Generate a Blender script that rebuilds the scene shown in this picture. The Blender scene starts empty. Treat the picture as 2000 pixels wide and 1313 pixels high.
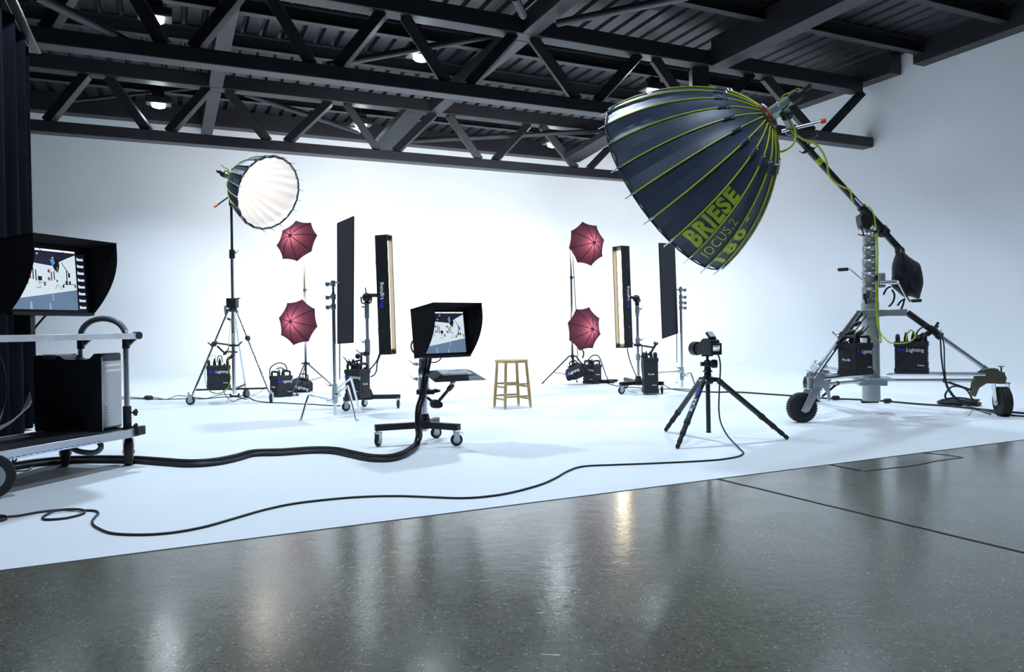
import bpy, bmesh, math, random
from math import radians as RAD, sin, cos, pi, sqrt, atan2
from mathutils import Vector as V, Matrix as M

random.seed(7)
sc = bpy.context.scene
col = sc.collection

# ------------------------------------------------------------------ camera
FPX, HCAM, ROLL, CX, CY = 1443.0, 0.9, RAD(0.95), 1000.0, 641.0
CR = V((cos(ROLL), 0, -sin(ROLL))); CU = V((sin(ROLL), 0, cos(ROLL))); CF = V((0, 1, 0))
CAM = V((0, 0, HCAM))
cd = bpy.data.cameras.new('camera'); cam = bpy.data.objects.new('camera', cd); col.objects.link(cam)
cd.sensor_fit = 'HORIZONTAL'; cd.sensor_width = 36.0; cd.lens = FPX / 2000 * 36
cd.shift_y = -(656.5 - CY) / 2000; cd.clip_end = 200
cam.matrix_world = M(((CR.x, CU.x, 0, 0), (CR.y, CU.y, -1, 0), (CR.z, CU.z, 0, HCAM), (0, 0, 0, 1)))
sc.camera = cam

def ray(px, py):
    return CF + CR * ((px - CX) / FPX) + CU * ((CY - py) / FPX)
def W(px, py, d):                       # the point seen at a pixel, d metres deep
    return CAM + ray(px, py) * d
def G(px, py, z=0.0):                   # the point of the floor (or of height z) seen at a pixel
    r = ray(px, py); return CAM + r * ((z - HCAM) / r.z)
YAW = RAD(24.9)
def RM(x, y, z=0.0):                    # room axes: x along the trusses, y towards the back wall
    return V((x * cos(YAW) - y * sin(YAW), x * sin(YAW) + y * cos(YAW), z))
def roomx(px, py, y):                   # room x of the point seen at a pixel on the plane room y
    r = ray(px, py); d = y / (cos(YAW) - r.x * sin(YAW)); return d * (r.x * cos(YAW) + sin(YAW))

# ------------------------------------------------------------------ world, lights, exposure
sc.view_settings.view_transform = 'Standard'; sc.view_settings.look = 'None'
sc.view_settings.gamma = 1.0; sc.view_settings.use_curve_mapping = False
sc.view_settings.exposure = 0.0
sc.cycles.use_denoising = True
sc.cycles.max_bounces = 10; sc.cycles.diffuse_bounces = 5; sc.cycles.glossy_bounces = 4
sc.cycles.sample_clamp_indirect = 8.0
w = bpy.data.worlds.new('world'); sc.world = w; w.use_nodes = True
w.node_tree.nodes['Background'].inputs[0].default_value = (0.55, 0.68, 1.0, 1)
w.node_tree.nodes['Background'].inputs[1].default_value = 0.025

def lamp(name, kind, loc, power, color=(1, 1, 1), target=None, size=0.1, **kw):
    l = bpy.data.lights.new(name, kind); l.energy = power; l.color = color
    if kind == 'AREA':
        l.shape = 'RECTANGLE'; l.size = size; l.size_y = kw.pop('size_y', size)
    else:
        l.shadow_soft_size = size
    if kind == 'SPOT':
        l.spot_size = RAD(kw.pop('cone', 120)); l.spot_blend = kw.pop('blend', 0.6)
    o = bpy.data.objects.new(name, l); col.objects.link(o); o.location = loc
    if target is not None:
        o.rotation_euler = (V(target) - V(loc)).to_track_quat('-Z', 'Y').to_euler()
    return o
COOL = (0.66, 0.82, 1.0); DAY = (0.93, 0.96, 1.0); WARM = (1.0, 0.86, 0.66)
LAMPROWS = [(-0.12, 11.65), (3.83, 11.65), (8.46, 11.65), (-0.12, 16.0), (3.87, 16.0), (8.6, 16.0),
            (-0.12, 7.3), (3.85, 7.3), (8.5, 7.3), (-0.12, 2.9), (3.85, 2.9), (8.5, 2.9)]  # last three are unseen lamps added to brighten the concrete and front floor
ZL = 5.36
for i, (x, y) in enumerate(LAMPROWS):
    lamp('high_bay_and_fill_lamp', 'SPOT', RM(x, y, ZL - 0.09), (620 * (1.45 if x > 8 else 1.0)) if y > 8 else (720 if y > 5 else 440), COOL, RM(x, y, 0), 0.14, cone=(144 if x > 8 else 122) if y > 8 else 138, blend=0.9)

# ------------------------------------------------------------------ materials
MATS = {}
def mat(name, color, rough=0.5, metal=0.0, var=0.12, scale=8.0, bump=0.0, emit=None, estr=0.0, spec=0.5, coat=0.0, sheen=0.0):
    m = bpy.data.materials.new(name); m.use_nodes = True; MATS[name] = m
    nt = m.node_tree; b = nt.nodes['Principled BSDF']
    b.inputs['Roughness'].default_value = rough; b.inputs['Metallic'].default_value = metal
    b.inputs['Specular IOR Level'].default_value = spec
    b.inputs['Coat Weight'].default_value = coat
    if sheen: b.inputs['Sheen Weight'].default_value = sheen
    tc = nt.nodes.new('ShaderNodeTexCoord'); n = nt.nodes.new('ShaderNodeTexNoise')
    n.inputs['Scale'].default_value = scale; n.inputs['Detail'].default_value = 4
    nt.links.new(tc.outputs['Object'], n.inputs['Vector'])
    r = nt.nodes.new('ShaderNodeValToRGB'); e = r.color_ramp.elements
    e[0].position = 0.3; e[1].position = 0.7
    e[0].color = (*[c * (1 - var) for c in color], 1); e[1].color = (*[min(1, c * (1 + var)) for c in color], 1)
    nt.links.new(n.outputs['Fac'], r.inputs['Fac']); nt.links.new(r.outputs['Color'], b.inputs['Base Color'])
    if bump:
        bp = nt.nodes.new('ShaderNodeBump'); bp.inputs['Strength'].default_value = bump; bp.inputs['Distance'].default_value = 0.01
        nt.links.new(n.outputs['Fac'], bp.inputs['Height']); nt.links.new(bp.outputs['Normal'], b.inputs['Normal'])
    if emit:
        b.inputs['Emission Color'].default_value = (*emit, 1); b.inputs['Emission Strength'].default_value = estr
    return m
mat('white_paint', (0.80, 0.81, 0.82), 0.62, var=0.015, scale=0.7)
mat('white_floor_paint', (0.80, 0.81, 0.82), 0.5, var=0.02, scale=1.3)
mat('black_steel', (0.0135, 0.0135, 0.0175), 0.5, var=0.2, scale=3)
mat('deck_steel', (0.0135, 0.0135, 0.018), 0.42, var=0.2, scale=2)
mat('black_metal', (0.012, 0.012, 0.014), 0.42, var=0.2)
mat('black_plastic', (0.012, 0.012, 0.014), 0.5, var=0.2, scale=20)
mat('pack_body', (0.012, 0.013, 0.017), 0.55, var=0.15, scale=30, bump=0.05)
mat('rubber', (0.014, 0.014, 0.016), 0.75, var=0.2, scale=30, bump=0.1)
mat('chrome', (0.80, 0.82, 0.85), 0.24, 1.0, var=0.04)
mat('aluminium', (0.58, 0.60, 0.63), 0.36, 1.0, var=0.06)
mat('grey_paint', (0.42, 0.45, 0.46), 0.42, 0.5, var=0.05)
mat('zinc', (0.55, 0.58, 0.60), 0.3, 0.9, var=0.08)
mat('olive_plate', (0.20, 0.19, 0.14), 0.35, 0.8, var=0.1)
mat('carbon', (0.030, 0.032, 0.036), 0.38, 0.2, var=0.2, scale=60)
mat('boom_tube', (0.035, 0.037, 0.042), 0.3, 0.5, var=0.15, scale=20)
mat('red_plastic', (0.75, 0.05, 0.02), 0.4)
mat('orange_plastic', (0.85, 0.16, 0.03), 0.4)
mat('yellow_cord', (0.42, 0.50, 0.02), 0.5, var=0.1)
mat('yellow_trim', (0.50, 0.52, 0.015), 0.5, var=0.1)
mat('lime_print', (0.42, 0.52, 0.02), 0.55, var=0.04)
mat('reflector_cloth', (0.034, 0.048, 0.078), 0.46, var=0.15, scale=5, bump=0.2)
mat('silver_lining', (0.82, 0.82, 0.84), 0.45, 0.15, var=0.05, scale=5, bump=0.12)
mat('flag_cloth', (0.012, 0.012, 0.017), 0.9, var=0.1, scale=80)
mat('velvet', (0.003, 0.003, 0.0055), 0.95, var=0.25, scale=4, spec=0.05)
mat('bag_cloth', (0.006, 0.006, 0.009), 0.8, var=0.2, scale=25, bump=0.2)
mat('hood_felt', (0.006, 0.006, 0.008), 0.95, var=0.15, scale=60, spec=0.15)
mat('wood', (0.52, 0.33, 0.14), 0.45, var=0.22, scale=14)
mat('cable', (0.008, 0.008, 0.010), 0.5, var=0.15)
mat('grey_cable', (0.16, 0.17, 0.18), 0.5)
mat('computer_side', (0.030, 0.034, 0.042), 0.35, 0.6, var=0.08)
mat('computer_front', (0.40, 0.42, 0.44), 0.35, 0.7, var=0.05, scale=80)
mat('bright_strip', (0.75, 0.76, 0.78), 0.3, 0.4)
mat('white_print', (0.85, 0.86, 0.90), 0.6, var=0.02)
mat('blue_print', (0.02, 0.05, 0.75), 0.5, var=0.05)
mat('glass_head', (0.35, 0.42, 0.40), 0.2, 0.6, var=0.1)
mat('warm_reflector', (0.78, 0.68, 0.50), 0.4, 0.3)
mat('sheet', (0.62, 0.66, 0.72), 0.3, var=0.08, scale=12)
mat('brass', (0.14, 0.12, 0.08), 0.4, 0.8)
mat('joint_filler', (0.008, 0.008, 0.008), 0.8)
mat('lamp_glow', (1, 1, 1), 0.4, emit=(0.80, 0.92, 1.0), estr=90)
mat('tube_glow', (1, 1, 1), 0.4, emit=(1.0, 0.86, 0.62), estr=14)
mat('flash_glow', (1, 1, 1), 0.4, emit=(1.0, 0.90, 0.74), estr=2.5)
for nm, c, s in (('screen_white', (0.78, 0.90, 1.0), 0.85), ('screen_dark', (0.03, 0.028, 0.075), 0.6), ('screen_glow', (0.36, 0.50, 0.66), 0.85), ('screen_floor', (0.16, 0.26, 0.40), 0.8),
                 ('screen_black', (0.02, 0.02, 0.05), 0.3), ('screen_red', (0.35, 0.08, 0.14), 0.8), ('screen_blue', (0.10, 0.35, 0.75), 0.8),
                 ('screen_bright', (1, 1, 1), 1.0), ('screen_green', (0.15, 0.25, 0.05), 0.7)):
    mat(nm, (0.01, 0.01, 0.01), 0.3, emit=c, estr=s)

def umbrella_mat():
    m = bpy.data.materials.new('umbrella_cloth'); m.use_nodes = True; nt = m.node_tree
    nt.nodes.remove(nt.nodes['Principled BSDF'])
    n = nt.nodes.new('ShaderNodeTexNoise'); n.inputs['Scale'].default_value = 6
    r = nt.nodes.new('ShaderNodeValToRGB'); r.color_ramp.elements[0].color = (0.090, 0.021, 0.029, 1); r.color_ramp.elements[1].color = (0.115, 0.028, 0.038, 1)
    nt.links.new(n.outputs['Fac'], r.inputs['Fac'])
    t = nt.nodes.new('ShaderNodeBsdfTranslucent'); nt.links.new(r.outputs['Color'], t.inputs['Color'])
    d = nt.nodes.new('ShaderNodeBsdfDiffuse'); d.inputs['Color'].default_value = (0.034, 0.016, 0.034, 1)
    mx = nt.nodes.new('ShaderNodeMixShader'); mx.inputs[0].default_value = 0.28
    nt.links.new(d.outputs[0], mx.inputs[1]); nt.links.new(t.outputs[0], mx.inputs[2])
    nt.links.new(mx.outputs[0], nt.nodes['Material Output'].inputs['Surface'])
    MATS['umbrella_cloth'] = m
umbrella_mat()

def concrete_mat():
    m = bpy.data.materials.new('polished_concrete'); m.use_nodes = True; nt = m.node_tree; L = nt.links
    b = nt.nodes['Principled BSDF']; tc = nt.nodes.new('ShaderNodeTexCoord')
    def noise(s, det, rough=0.55, dist=0.0, vec=None):
        n = nt.nodes.new('ShaderNodeTexNoise'); n.inputs['Scale'].default_value = s; n.inputs['Detail'].default_value = det
        n.inputs['Roughness'].default_value = rough; n.inputs['Distortion'].default_value = dist
        L.new(vec or tc.outputs['Object'], n.inputs['Vector']); return n.outputs['Fac']
    def ramp(fac, stops):
        r = nt.nodes.new('ShaderNodeValToRGB'); e = r.color_ramp.elements
        while len(e) < len(stops): e.new(0.5)
        for el, (p, c) in zip(e, stops): el.position = p; el.color = (*c, 1)
        L.new(fac, r.inputs['Fac']); return r.outputs['Color']
    def mix(fac, a, bb):
        x = nt.nodes.new('ShaderNodeMix'); x.data_type = 'RGBA'; L.new(fac, x.inputs[0]); L.new(a, x.inputs[6])
        if isinstance(bb, tuple): x.inputs[7].default_value = (*bb, 1)
        else: L.new(bb, x.inputs[7])
        return x.outputs[2]
    base = ramp(noise(1.1, 8, 0.6, 0.4), [(0.3, (0.080, 0.078, 0.060)), (0.55, (0.108, 0.103, 0.078)), (0.75, (0.150, 0.138, 0.098))])
    fine = ramp(noise(45, 6, 0.7), [(0.35, (0, 0, 0)), (0.7, (1, 1, 1))])
    c = mix(fine, base, (0.168, 0.158, 0.124))
    def specks(scale, thr, color, cin, keep=0.6):
        v = nt.nodes.new('ShaderNodeTexVoronoi'); v.inputs['Scale'].default_value = scale; L.new(tc.outputs['Object'], v.inputs['Vector'])
        k = ramp(v.outputs['Distance'], [(thr * 0.6, (1, 1, 1)), (thr, (0, 0, 0))])
        sep = nt.nodes.new('ShaderNodeSeparateColor'); L.new(v.outputs['Color'], sep.inputs[0])
        k2 = ramp(sep.outputs[0], [(keep, (0, 0, 0)), (keep + 0.02, (1, 1, 1))])
        mu = nt.nodes.new('ShaderNodeMath'); mu.operation = 'MULTIPLY'; L.new(k, mu.inputs[0]); L.new(k2, mu.inputs[1])
        return mix(mu.outputs[0], cin, color)
    c = specks(55, 0.24, (0.30, 0.28, 0.14), c, 0.72)
    c = specks(75, 0.26, (0.40, 0.41, 0.37), c, 0.80)
    c = specks(60, 0.25, (0.012, 0.012, 0.011), c, 0.70)
    L.new(c, b.inputs['Base Color'])
    rr = ramp(noise(2.4, 6, 0.65, 1.0), [(0.3, (0.15, 0.15, 0.15)), (0.7, (0.27, 0.27, 0.27))])
    L.new(rr, b.inputs['Roughness']); b.inputs['Specular IOR Level'].default_value = 0.55; b.inputs['Coat Weight'].default_value = 0.7; b.inputs['Coat Roughness'].default_value = 0.13
    mp = nt.nodes.new('ShaderNodeMapping'); mp.inputs['Scale'].default_value = (3, 14, 1); mp.inputs['Rotation'].default_value = (0, 0, 0.35)
    L.new(tc.outputs['Object'], mp.inputs['Vector'])
    scr = ramp(noise(2.2, 5, 0.6, 1.6, mp.outputs[0]), [(0.24, (0.55, 0.55, 0.55)), (0.33, (1, 1, 1))])
    add = nt.nodes.new('ShaderNodeMath'); add.operation = 'ADD'
    L.new(noise(9, 7, 0.68), add.inputs[0]); L.new(scr, add.inputs[1])
    bp = nt.nodes.new('ShaderNodeBump'); bp.inputs['Strength'].default_value = 0.17; bp.inputs['Distance'].default_value = 0.006
    L.new(add.outputs[0], bp.inputs['Height']); L.new(bp.outputs['Normal'], b.inputs['Normal']); L.new(bp.outputs['Normal'], b.inputs['Coat Normal'])
    MATS['polished_concrete'] = m
concrete_mat()

# ------------------------------------------------------------------ mesh helpers
def frame(axis, hint=V((0, 0, 1))):
    z = V(axis).normalized()
    if abs(z.dot(hint)) > 0.98: hint = V((1, 0, 0))
    x = hint.cross(z).normalized(); return x, z.cross(x), z
def spline(pts, k=6):
    pts = [V(p) for p in pts]
    if len(pts) < 3: return pts
    P = [pts[0] * 2 - pts[1]] + pts + [pts[-1] * 2 - pts[-2]]; out = []
    for i in range(1, len(P) - 2):
        a, b, c, d = P[i - 1:i + 3]
        for j in range(k):
            t = j / k
            out.append(0.5 * ((2 * b) + (c - a) * t + (2 * a - 5 * b + 4 * c - d) * t * t + (3 * b - a - 3 * c + d) * t ** 3))
    return out + [pts[-1]]
class MB:
    def __init__(s): s.v = []; s.f = []; s.m = []
    def add(s, vs, fs, mi=0):
        o = len(s.v); s.v += [V(v) for v in vs]; s.f += [tuple(o + i for i in f) for f in fs]; s.m += [mi] * len(fs); return s
    def box(s, c, size, R=None, mi=0):
        c = V(c); x, y, z = [q / 2 for q in size]
        vs = [V((a, b, d)) for a in (-x, x) for b in (-y, y) for d in (-z, z)]
        if R is not None: vs = [R @ q for q in vs]
        return s.add([c + q for q in vs], [(0, 1, 3, 2), (4, 6, 7, 5), (0, 4, 5, 1), (2, 3, 7, 6), (0, 2, 6, 4), (1, 5, 7, 3)], mi)
    def bar(s, p0, p1, w, h, up=V((0, 0, 1)), mi=0):
        p0, p1 = V(p0), V(p1); x, y, z = frame(p1 - p0, up); x *= w / 2; y *= h / 2
        vs = [p + a * x + b * y for p in (p0, p1) for a, b in ((-1, -1), (1, -1), (1, 1), (-1, 1))]
        return s.add(vs, [(3, 2, 1, 0), (4, 5, 6, 7), (0, 1, 5, 4), (1, 2, 6, 5), (2, 3, 7, 6), (3, 0, 4, 7)], mi)
    def lathe(s, prof, o, axis, n=20, mi=0, caps=True):
        x, y, z = frame(axis); o = V(o); vs = []; fs = []
        for d, r in prof:
            vs += [o + z * d + (x * cos(2 * pi * i / n) + y * sin(2 * pi * i / n)) * r for i in range(n)]
        for k in range(len(prof) - 1):
            for i in range(n):
                j = (i + 1) % n; fs.append((k * n + i, k * n + j, (k + 1) * n + j, (k + 1) * n + i))
        if caps: fs += [tuple(range(n - 1, -1, -1)), tuple((len(prof) - 1) * n + i for i in range(n))]
        return s.add(vs, fs, mi)
    def cyl(s, p0, p1, r0, r1=None, n=16, mi=0):
        p0, p1 = V(p0), V(p1); return s.lathe([(0, r0), ((p1 - p0).length, r0 if r1 is None else r1)], p0, p1 - p0, n, mi)
    def tube(s, pts, r, n=8, k=6, mi=0, closed=False):
        P = spline(pts, k) if k > 1 else [V(p) for p in pts]; vs = []; fs = []
        x = None
        for i, p in enumerate(P):
            t = (P[min(i + 1, len(P) - 1)] - P[max(i - 1, 0)]).normalized()
            if x is None: x, y, _ = frame(t)
            x = (x - t * x.dot(t)).normalized(); y = t.cross(x)
            vs += [p + (x * cos(2 * pi * j / n) + y * sin(2 * pi * j / n)) * r for j in range(n)]
        for i in range(len(P) - 1):
            for j in range(n):
                q = (j + 1) % n; fs.append((i * n + j, i * n + q, (i + 1) * n + q, (i + 1) * n + j))
        fs += [tuple(range(n - 1, -1, -1)), tuple((len(P) - 1) * n + j for j in range(n))]
        return s.add(vs, fs, mi)
    def sphere(s, c, r, n=14, mi=0, sc3=(1, 1, 1), R=None):
        prof = []; c = V(c); h = n // 2; vs = []; fs = []
        for k in range(1, h):
            a = pi * k / h
            for i in range(n):
                q = V((sin(a) * cos(2 * pi * i / n) * sc3[0], sin(a) * sin(2 * pi * i / n) * sc3[1], cos(a) * sc3[2])) * r
                vs.append(c + (R @ q if R is not None else q))
        t, b = V((0, 0, r * sc3[2])), V((0, 0, -r * sc3[2]))
        if R is not None: t, b = R @ t, R @ b
        vs += [c + t, c + b]; T, B = len(vs) - 2, len(vs) - 1
        for k in range(h - 2):
            for i in range(n):
                j = (i + 1) % n; fs.append((k * n + i, (k + 1) * n + i, (k + 1) * n + j, k * n + j))
        for i in range(n):
            j = (i + 1) % n; fs += [(T, i, j), (B, (h - 2) * n + j, (h - 2) * n + i)]
        return s.add(vs, fs, mi)
    def prism(s, poly, off, mi=0):
        poly = [V(p) for p in poly]; off = V(off); n = len(poly)
        fs = [tuple(range(n - 1, -1, -1)), tuple(range(n, 2 * n))] + [(i, (i + 1) % n, n + (i + 1) % n, n + i) for i in range(n)]
        return s.add(poly + [p + off for p in poly], fs, mi)
    def grid(s, rows, mi=0, closed=False):
        n = len(rows[0]); fs = []
        for k in range(len(rows) - 1):
            for i in range(n if closed else n - 1):
                j = (i + 1) % n; fs.append((k * n + i, k * n + j, (k + 1) * n + j, (k + 1) * n + i))
        return s.add([p for r in rows for p in r], fs, mi)
    def xf(s, mtx): s.v = [mtx @ p for p in s.v]; return s
    def join(s, o, mi=None):
        b = len(s.v); s.v += o.v; s.f += [tuple(b + i for i in f) for f in o.f]; s.m += o.m if mi is None else [mi] * len(o.f); return s

def obj(name, mb, mats, parent=None, origin=V((0, 0, 0)), bevel=0.0, sharp=35, solid=0.0, fix=True, sub=0):
    me = bpy.data.meshes.new(name)
    me.from_pydata([tuple(p - origin) for p in mb.v], [], mb.f)
    for mm in (mats if isinstance(mats, (list, tuple)) else [mats]): me.materials.append(MATS[mm])
    for p, mi in zip(me.polygons, mb.m): p.material_index = mi
    if fix:
        bm = bmesh.new(); bm.from_mesh(me); bmesh.ops.recalc_face_normals(bm, faces=bm.faces); bm.to_mesh(me); bm.free()
    me.shade_smooth(); me.set_sharp_from_angle(angle=RAD(sharp))
    o = bpy.data.objects.new(name, me); col.objects.link(o)
    if parent is not None: o.parent = parent
    if solid:
        d = o.modifiers.new('solidify', 'SOLIDIFY'); d.thickness = solid; d.offset = 0
    if bevel:
        d = o.modifiers.new('bevel', 'BEVEL'); d.width = bevel; d.segments = 2; d.limit_method = 'ANGLE'; d.angle_limit = RAD(40)
    if sub:
        d = o.modifiers.new('subsurf', 'SUBSURF'); d.levels = sub; d.render_levels = sub
    return o
def tag(o, label, cat, group=None):
    o['label'] = label; o['category'] = cat
    if group: o['group'] = group
    return o
class Thing:
    def __init__(s, name, label, cat, origin, group=None):
        s.o = bpy.data.objects.new(name, None); col.objects.link(s.o); s.o.location = origin
        s.o.empty_display_size = 0.1; s.org = V(origin); tag(s.o, label, cat, group)
    def part(s, name, mb, mats, parent=None, label=None, **kw):
        o = obj(name, mb, mats, parent if parent is not None else s.o, s.org, **kw)
        if label: o['label'] = label
        return o
def solo(name, mb, mats, label, cat, group=None, origin=None, **kw):
    c = V(origin) if origin is not None else V((sum(p.x for p in mb.v) / len(mb.v), sum(p.y for p in mb.v) / len(mb.v), min(p.z for p in mb.v)))
    o = obj(name, mb, mats, None, c, **kw); o.location = c; return tag(o, label, cat, group)
def struct(name, mb, mats, **kw):
    o = obj(name, mb, mats, **kw); o['kind'] = 'structure'
    o['category'] = name.split('_')[0].split('.')[0]; return o
def text(s, size, bold=0.0, depth=0.0, space=1.0):     # flat lettering in the xy plane, centred on nothing: starts at x = 0, baseline y = 0
    c = bpy.data.curves.new('lettering', 'FONT'); c.body = s; c.size = size; c.offset = bold; c.extrude = depth; c.resolution_u = 3; c.space_character = space
    o = bpy.data.objects.new('lettering', c); me = bpy.data.meshes.new_from_object(o)
    mb = MB(); mb.add([v.co.copy() for v in me.vertices], [tuple(p.vertices) for p in me.polygons])
    bpy.data.objects.remove(o); bpy.data.curves.remove(c); bpy.data.meshes.remove(me); return mb
def width(mb): return max(p.x for p in mb.v)
def logo(size):                              # the two-tone mark: blue first syllable, white second
    a = text('Pro', size, size * 0.018); b = text('Lighting', size, size * 0.012); dx = width(a) + size * 0.07
    b.v = [p + V((dx, 0, 0)) for p in b.v]; a.join(b, 1); wd = width(a)
    a.v = [p - V((wd / 2, 0, 0)) for p in a.v]; return a
def rotz(a): return M.Rotation(a, 4, 'Z')
def face(P, deg):                            # yaw that turns a thing's front (-y) to the camera, then deg to the right
    return -atan2(P.x, P.y) + RAD(deg)
def place(P, yaw, tilt=0.0): return M.Translation(P) @ M.Rotation(yaw, 4, 'Z') @ M.Rotation(tilt, 4, 'X')
def onfront(mb, x, y, z):                    # lettering (xy plane) stood up on a front face that looks to -y
    return mb.xf(M.Translation((x, y, z)) @ M.Rotation(pi / 2, 4, 'X'))

# ------------------------------------------------------------------ the setting
XR, YB, YF, XL = 12.9, 18.6, 3.42, -7.0     # right wall, back wall, front edge of the white floor, left end
RC, RCOVE, HW = 2.6, 1.6, 6.05
path = [(V((XL, YB, 0)), V((0, -1, 0))), (V((-2, YB, 0)), V((0, -1, 0))), (V((4, YB, 0)), V((0, -1, 0)))]
for i in range(17):
    a = pi / 2 * (1 - i / 16); path.append((V((XR - RC + RC * cos(a), YB - RC + RC * sin(a), 0)), V((-cos(a), -sin(a), 0))))
path += [(V((XR, y, 0)), V((-1, 0, 0))) for y in (12, 8, YF)]
prof = [(RCOVE * (1 - sin(pi / 2 * k / 24)), RCOVE * (1 - cos(pi / 2 * k / 24))) for k in range(25)] + [(0, 3.0), (0, HW)]
rows = [[RM(*(p + n * o)[:2], z) for p, n in path] for o, z in prof]
cut = 11
struct('wall_back', MB().grid([r[:cut + 1] for r in rows]), 'white_paint', fix=False, sharp=60)
struct('wall_right', MB().grid([r[cut:] for r in rows]), 'white_paint', fix=False, sharp=60)
poly = [p for p in rows[0]] + [RM(XL, YF, 0)]
fl = MB(); fl.prism([p for p in poly], V((0, 0, -0.002)))
struct('floor', fl, 'white_floor_paint')
cf = MB().box((0, 0, -0.043), (30, 28, 0.08)); cf.xf(M.Translation(RM(2.5, 7.5)) @ rotz(YAW))
struct('floor.001', cf, 'polished_concrete')
def strip(pts, wd):
    mb = MB()
    for a, b in zip(pts[:-1], pts[1:]):
        mb.bar(a + V((0, 0, -0.0025)), b + V((0, 0, -0.0025)), wd, 0.003)
    return mb
gz = lambda px, py: G(px, py, 0)
J0, J1 = G(1388, 938, -0.02), G(2000, 1089, -0.02)
rnd = random.Random(3)
jp = [J0.lerp(J1, t) + V((rnd.uniform(-.003, .003), rnd.uniform(-.003, .003), 0.02)) for t in [i / 26 for i in range(40)]]
struct('trim_1', strip(jp, 0.014), 'joint_filler')
q = [G(*p, -0.02) + V((0, 0, 0.02)) for p in ((1602, 909), (1640, 917), (1680, 925))]
struct('trim_2', strip(q, 0.016), 'joint_filler')
q = [G(*p, -0.02) + V((0, 0, 0.02)) for p in ((1690, 926), (1780, 916), (1830, 906), (1880, 899), (1850, 894), (1800, 889), (1770, 887))]
struct('trim_3', strip(q, 0.011), 'joint_filler')

# ribbed roof deck
zt = 6.06; rows_a = []; x = XL - 0.4
dk = MB(); prof2 = []
while x < XR + 0.3:
    prof2 += [(x, zt), (x + 0.21, zt), (x + 0.235, zt + 0.075), (x + 0.285, zt + 0.075)]; x += 0.31
rows_a = [[RM(px, y, z) for px, z in prof2] for y in (1.0, YB + 0.3)]
rows_b = [[RM(px, y, z + 0.1) for px, z in prof2] for y in (YB + 0.3, 1.0)]
dk.grid(rows_a + rows_b)
struct('ceiling', dk, 'deck_steel', fix=False, sharp=20)

# roof trusses
def truss(y, nodes_px, top_px, label, x0):
    T = Thing('roof_truss', label, 'roof truss', RM(4, y, 4.41), 'black steel roof trusses')
    zb, zt = 4.41, 5.50
    T.part('bottom_chord', MB().bar(RM(x0, y, zb + 0.1), RM(XR - 0.02, y, zb + 0.1), 0.25, 0.2), 'black_steel', bevel=0.012)
    T.part('top_chord', MB().bar(RM(x0, y, zt + 0.13), RM(XR - 0.3, y, zt + 0.13), 0.28, 0.26), 'black_steel', bevel=0.012)
    bn = [roomx(px, py, y) for px, py in nodes_px]; tn = [roomx(px, py, y) for px, py in top_px]
    prs = []
    for i, b in enumerate(bn):
        for s, t in ((-1, i), (1, i + 1)):
            if 0 <= t < len(tn): prs.append((b + s * 0.17, tn[t] - s * 0.17))
    for b, t in prs:
        T.part('diagonal', MB().bar(RM(b, y, zb + 0.2), RM(t, y, zt + 0.005), 0.16, 0.15, V((0, 1, 0))), 'black_steel', bevel=0.008)
    return T
truss(10.5, [(60, 90), (350, 110), (634, 130), (893, 155), (1145, 190), (1370, 220), (1597, 265)],
      [(-90, 0), (205, 0), (500, 0), (768, 12), (1022, 70), (1262, 105), (1480, 150), (1693, 175)],
      'black steel roof truss nearer the camera, its end meeting the right wall', -5.5)
truss(15.0, [(70, 240), (310, 255), (542, 278), (755, 292), (951, 312), (1137, 330), (1310, 345)],
      [(-60, 130), (190, 140), (425, 165), (660, 190), (862, 205), (1045, 225), (1225, 240), (1380, 250)],
      'black steel roof truss farther back, just in front of the white back wall', -5.5)

# beams along the room and the joists under the deck
def beam(name, p0, p1, wd, h, label, cat='roof beam', group=None, lip=0.0):
    mb = MB(); p0, p1 = V(p0), V(p1); mb.bar(p0 + V((0, 0, h / 2)), p1 + V((0, 0, h / 2)), wd, h)
    if lip:
        mb = MB(); mb.bar(p0 + V((0, 0, 0.01)), p1 + V((0, 0, 0.01)), wd, 0.02); mb.bar(p0 + V((0, 0, h / 2)), p1 + V((0, 0, h / 2)), 0.02, h - 0.05)
        mb.bar(p0 + V((0, 0, h - 0.01)), p1 + V((0, 0, h - 0.01)), wd, 0.02)
    o = solo(name, mb, 'black_steel', label, cat, group, bevel=0.004); return o
g = 'roof beams running towards the back wall'
beam('roof_beam', RM(0.86, 1.5, 5.5), RM(0.86, 14.85, 5.5), 0.24, 0.3, 'leftmost black roof beam running towards the back wall', group=g)
beam('roof_beam', RM(0.86, 15.15, 5.5), RM(0.86, 18.5, 5.5), 0.24, 0.3, 'short black beam behind the farther truss on the left', group=g)
beam('roof_beam', RM(5.2, 1.5, 5.5), RM(5.2, 10.35, 5.5), 0.26, 0.3, 'black roof beam from top centre down to the nearer truss', group=g)
beam('roof_beam', RM(5.2, 10.65, 5.5), RM(5.2, 14.85, 5.5), 0.26, 0.3, 'black beam between both trusses in the middle', group=g)
beam('roof_beam', RM(8.95, 1.5, 5.48), RM(8.95, 10.35, 5.48), 0.34, 0.5, 'heavy black roof beam at upper right with lit grey underside', group=g)
beam('edge_beam', RM(12.72, 2.0, 5.66), RM(12.72, 9.25, 5.66), 0.30, 0.44, 'black edge beam along the top of the right wall near the camera', 'edge beam')
beam('edge_beam', RM(12.72, 9.72, 5.66), RM(12.72, 16.4, 5.70), 0.30, 0.40, 'black edge beam over the right wall beyond the notch', 'edge beam')
beam('edge_beam', RM(XL, YB - 0.2, 5.66), RM(10.8, YB - 0.2, 5.66), 0.30, 0.40, 'black edge beam along the top of the back wall', 'edge beam')
post = MB().bar(RM(8.72, 10.62, 4.61), RM(8.72, 10.62, 5.5), 0.3, 0.26, V((0, 1, 0)))
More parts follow.
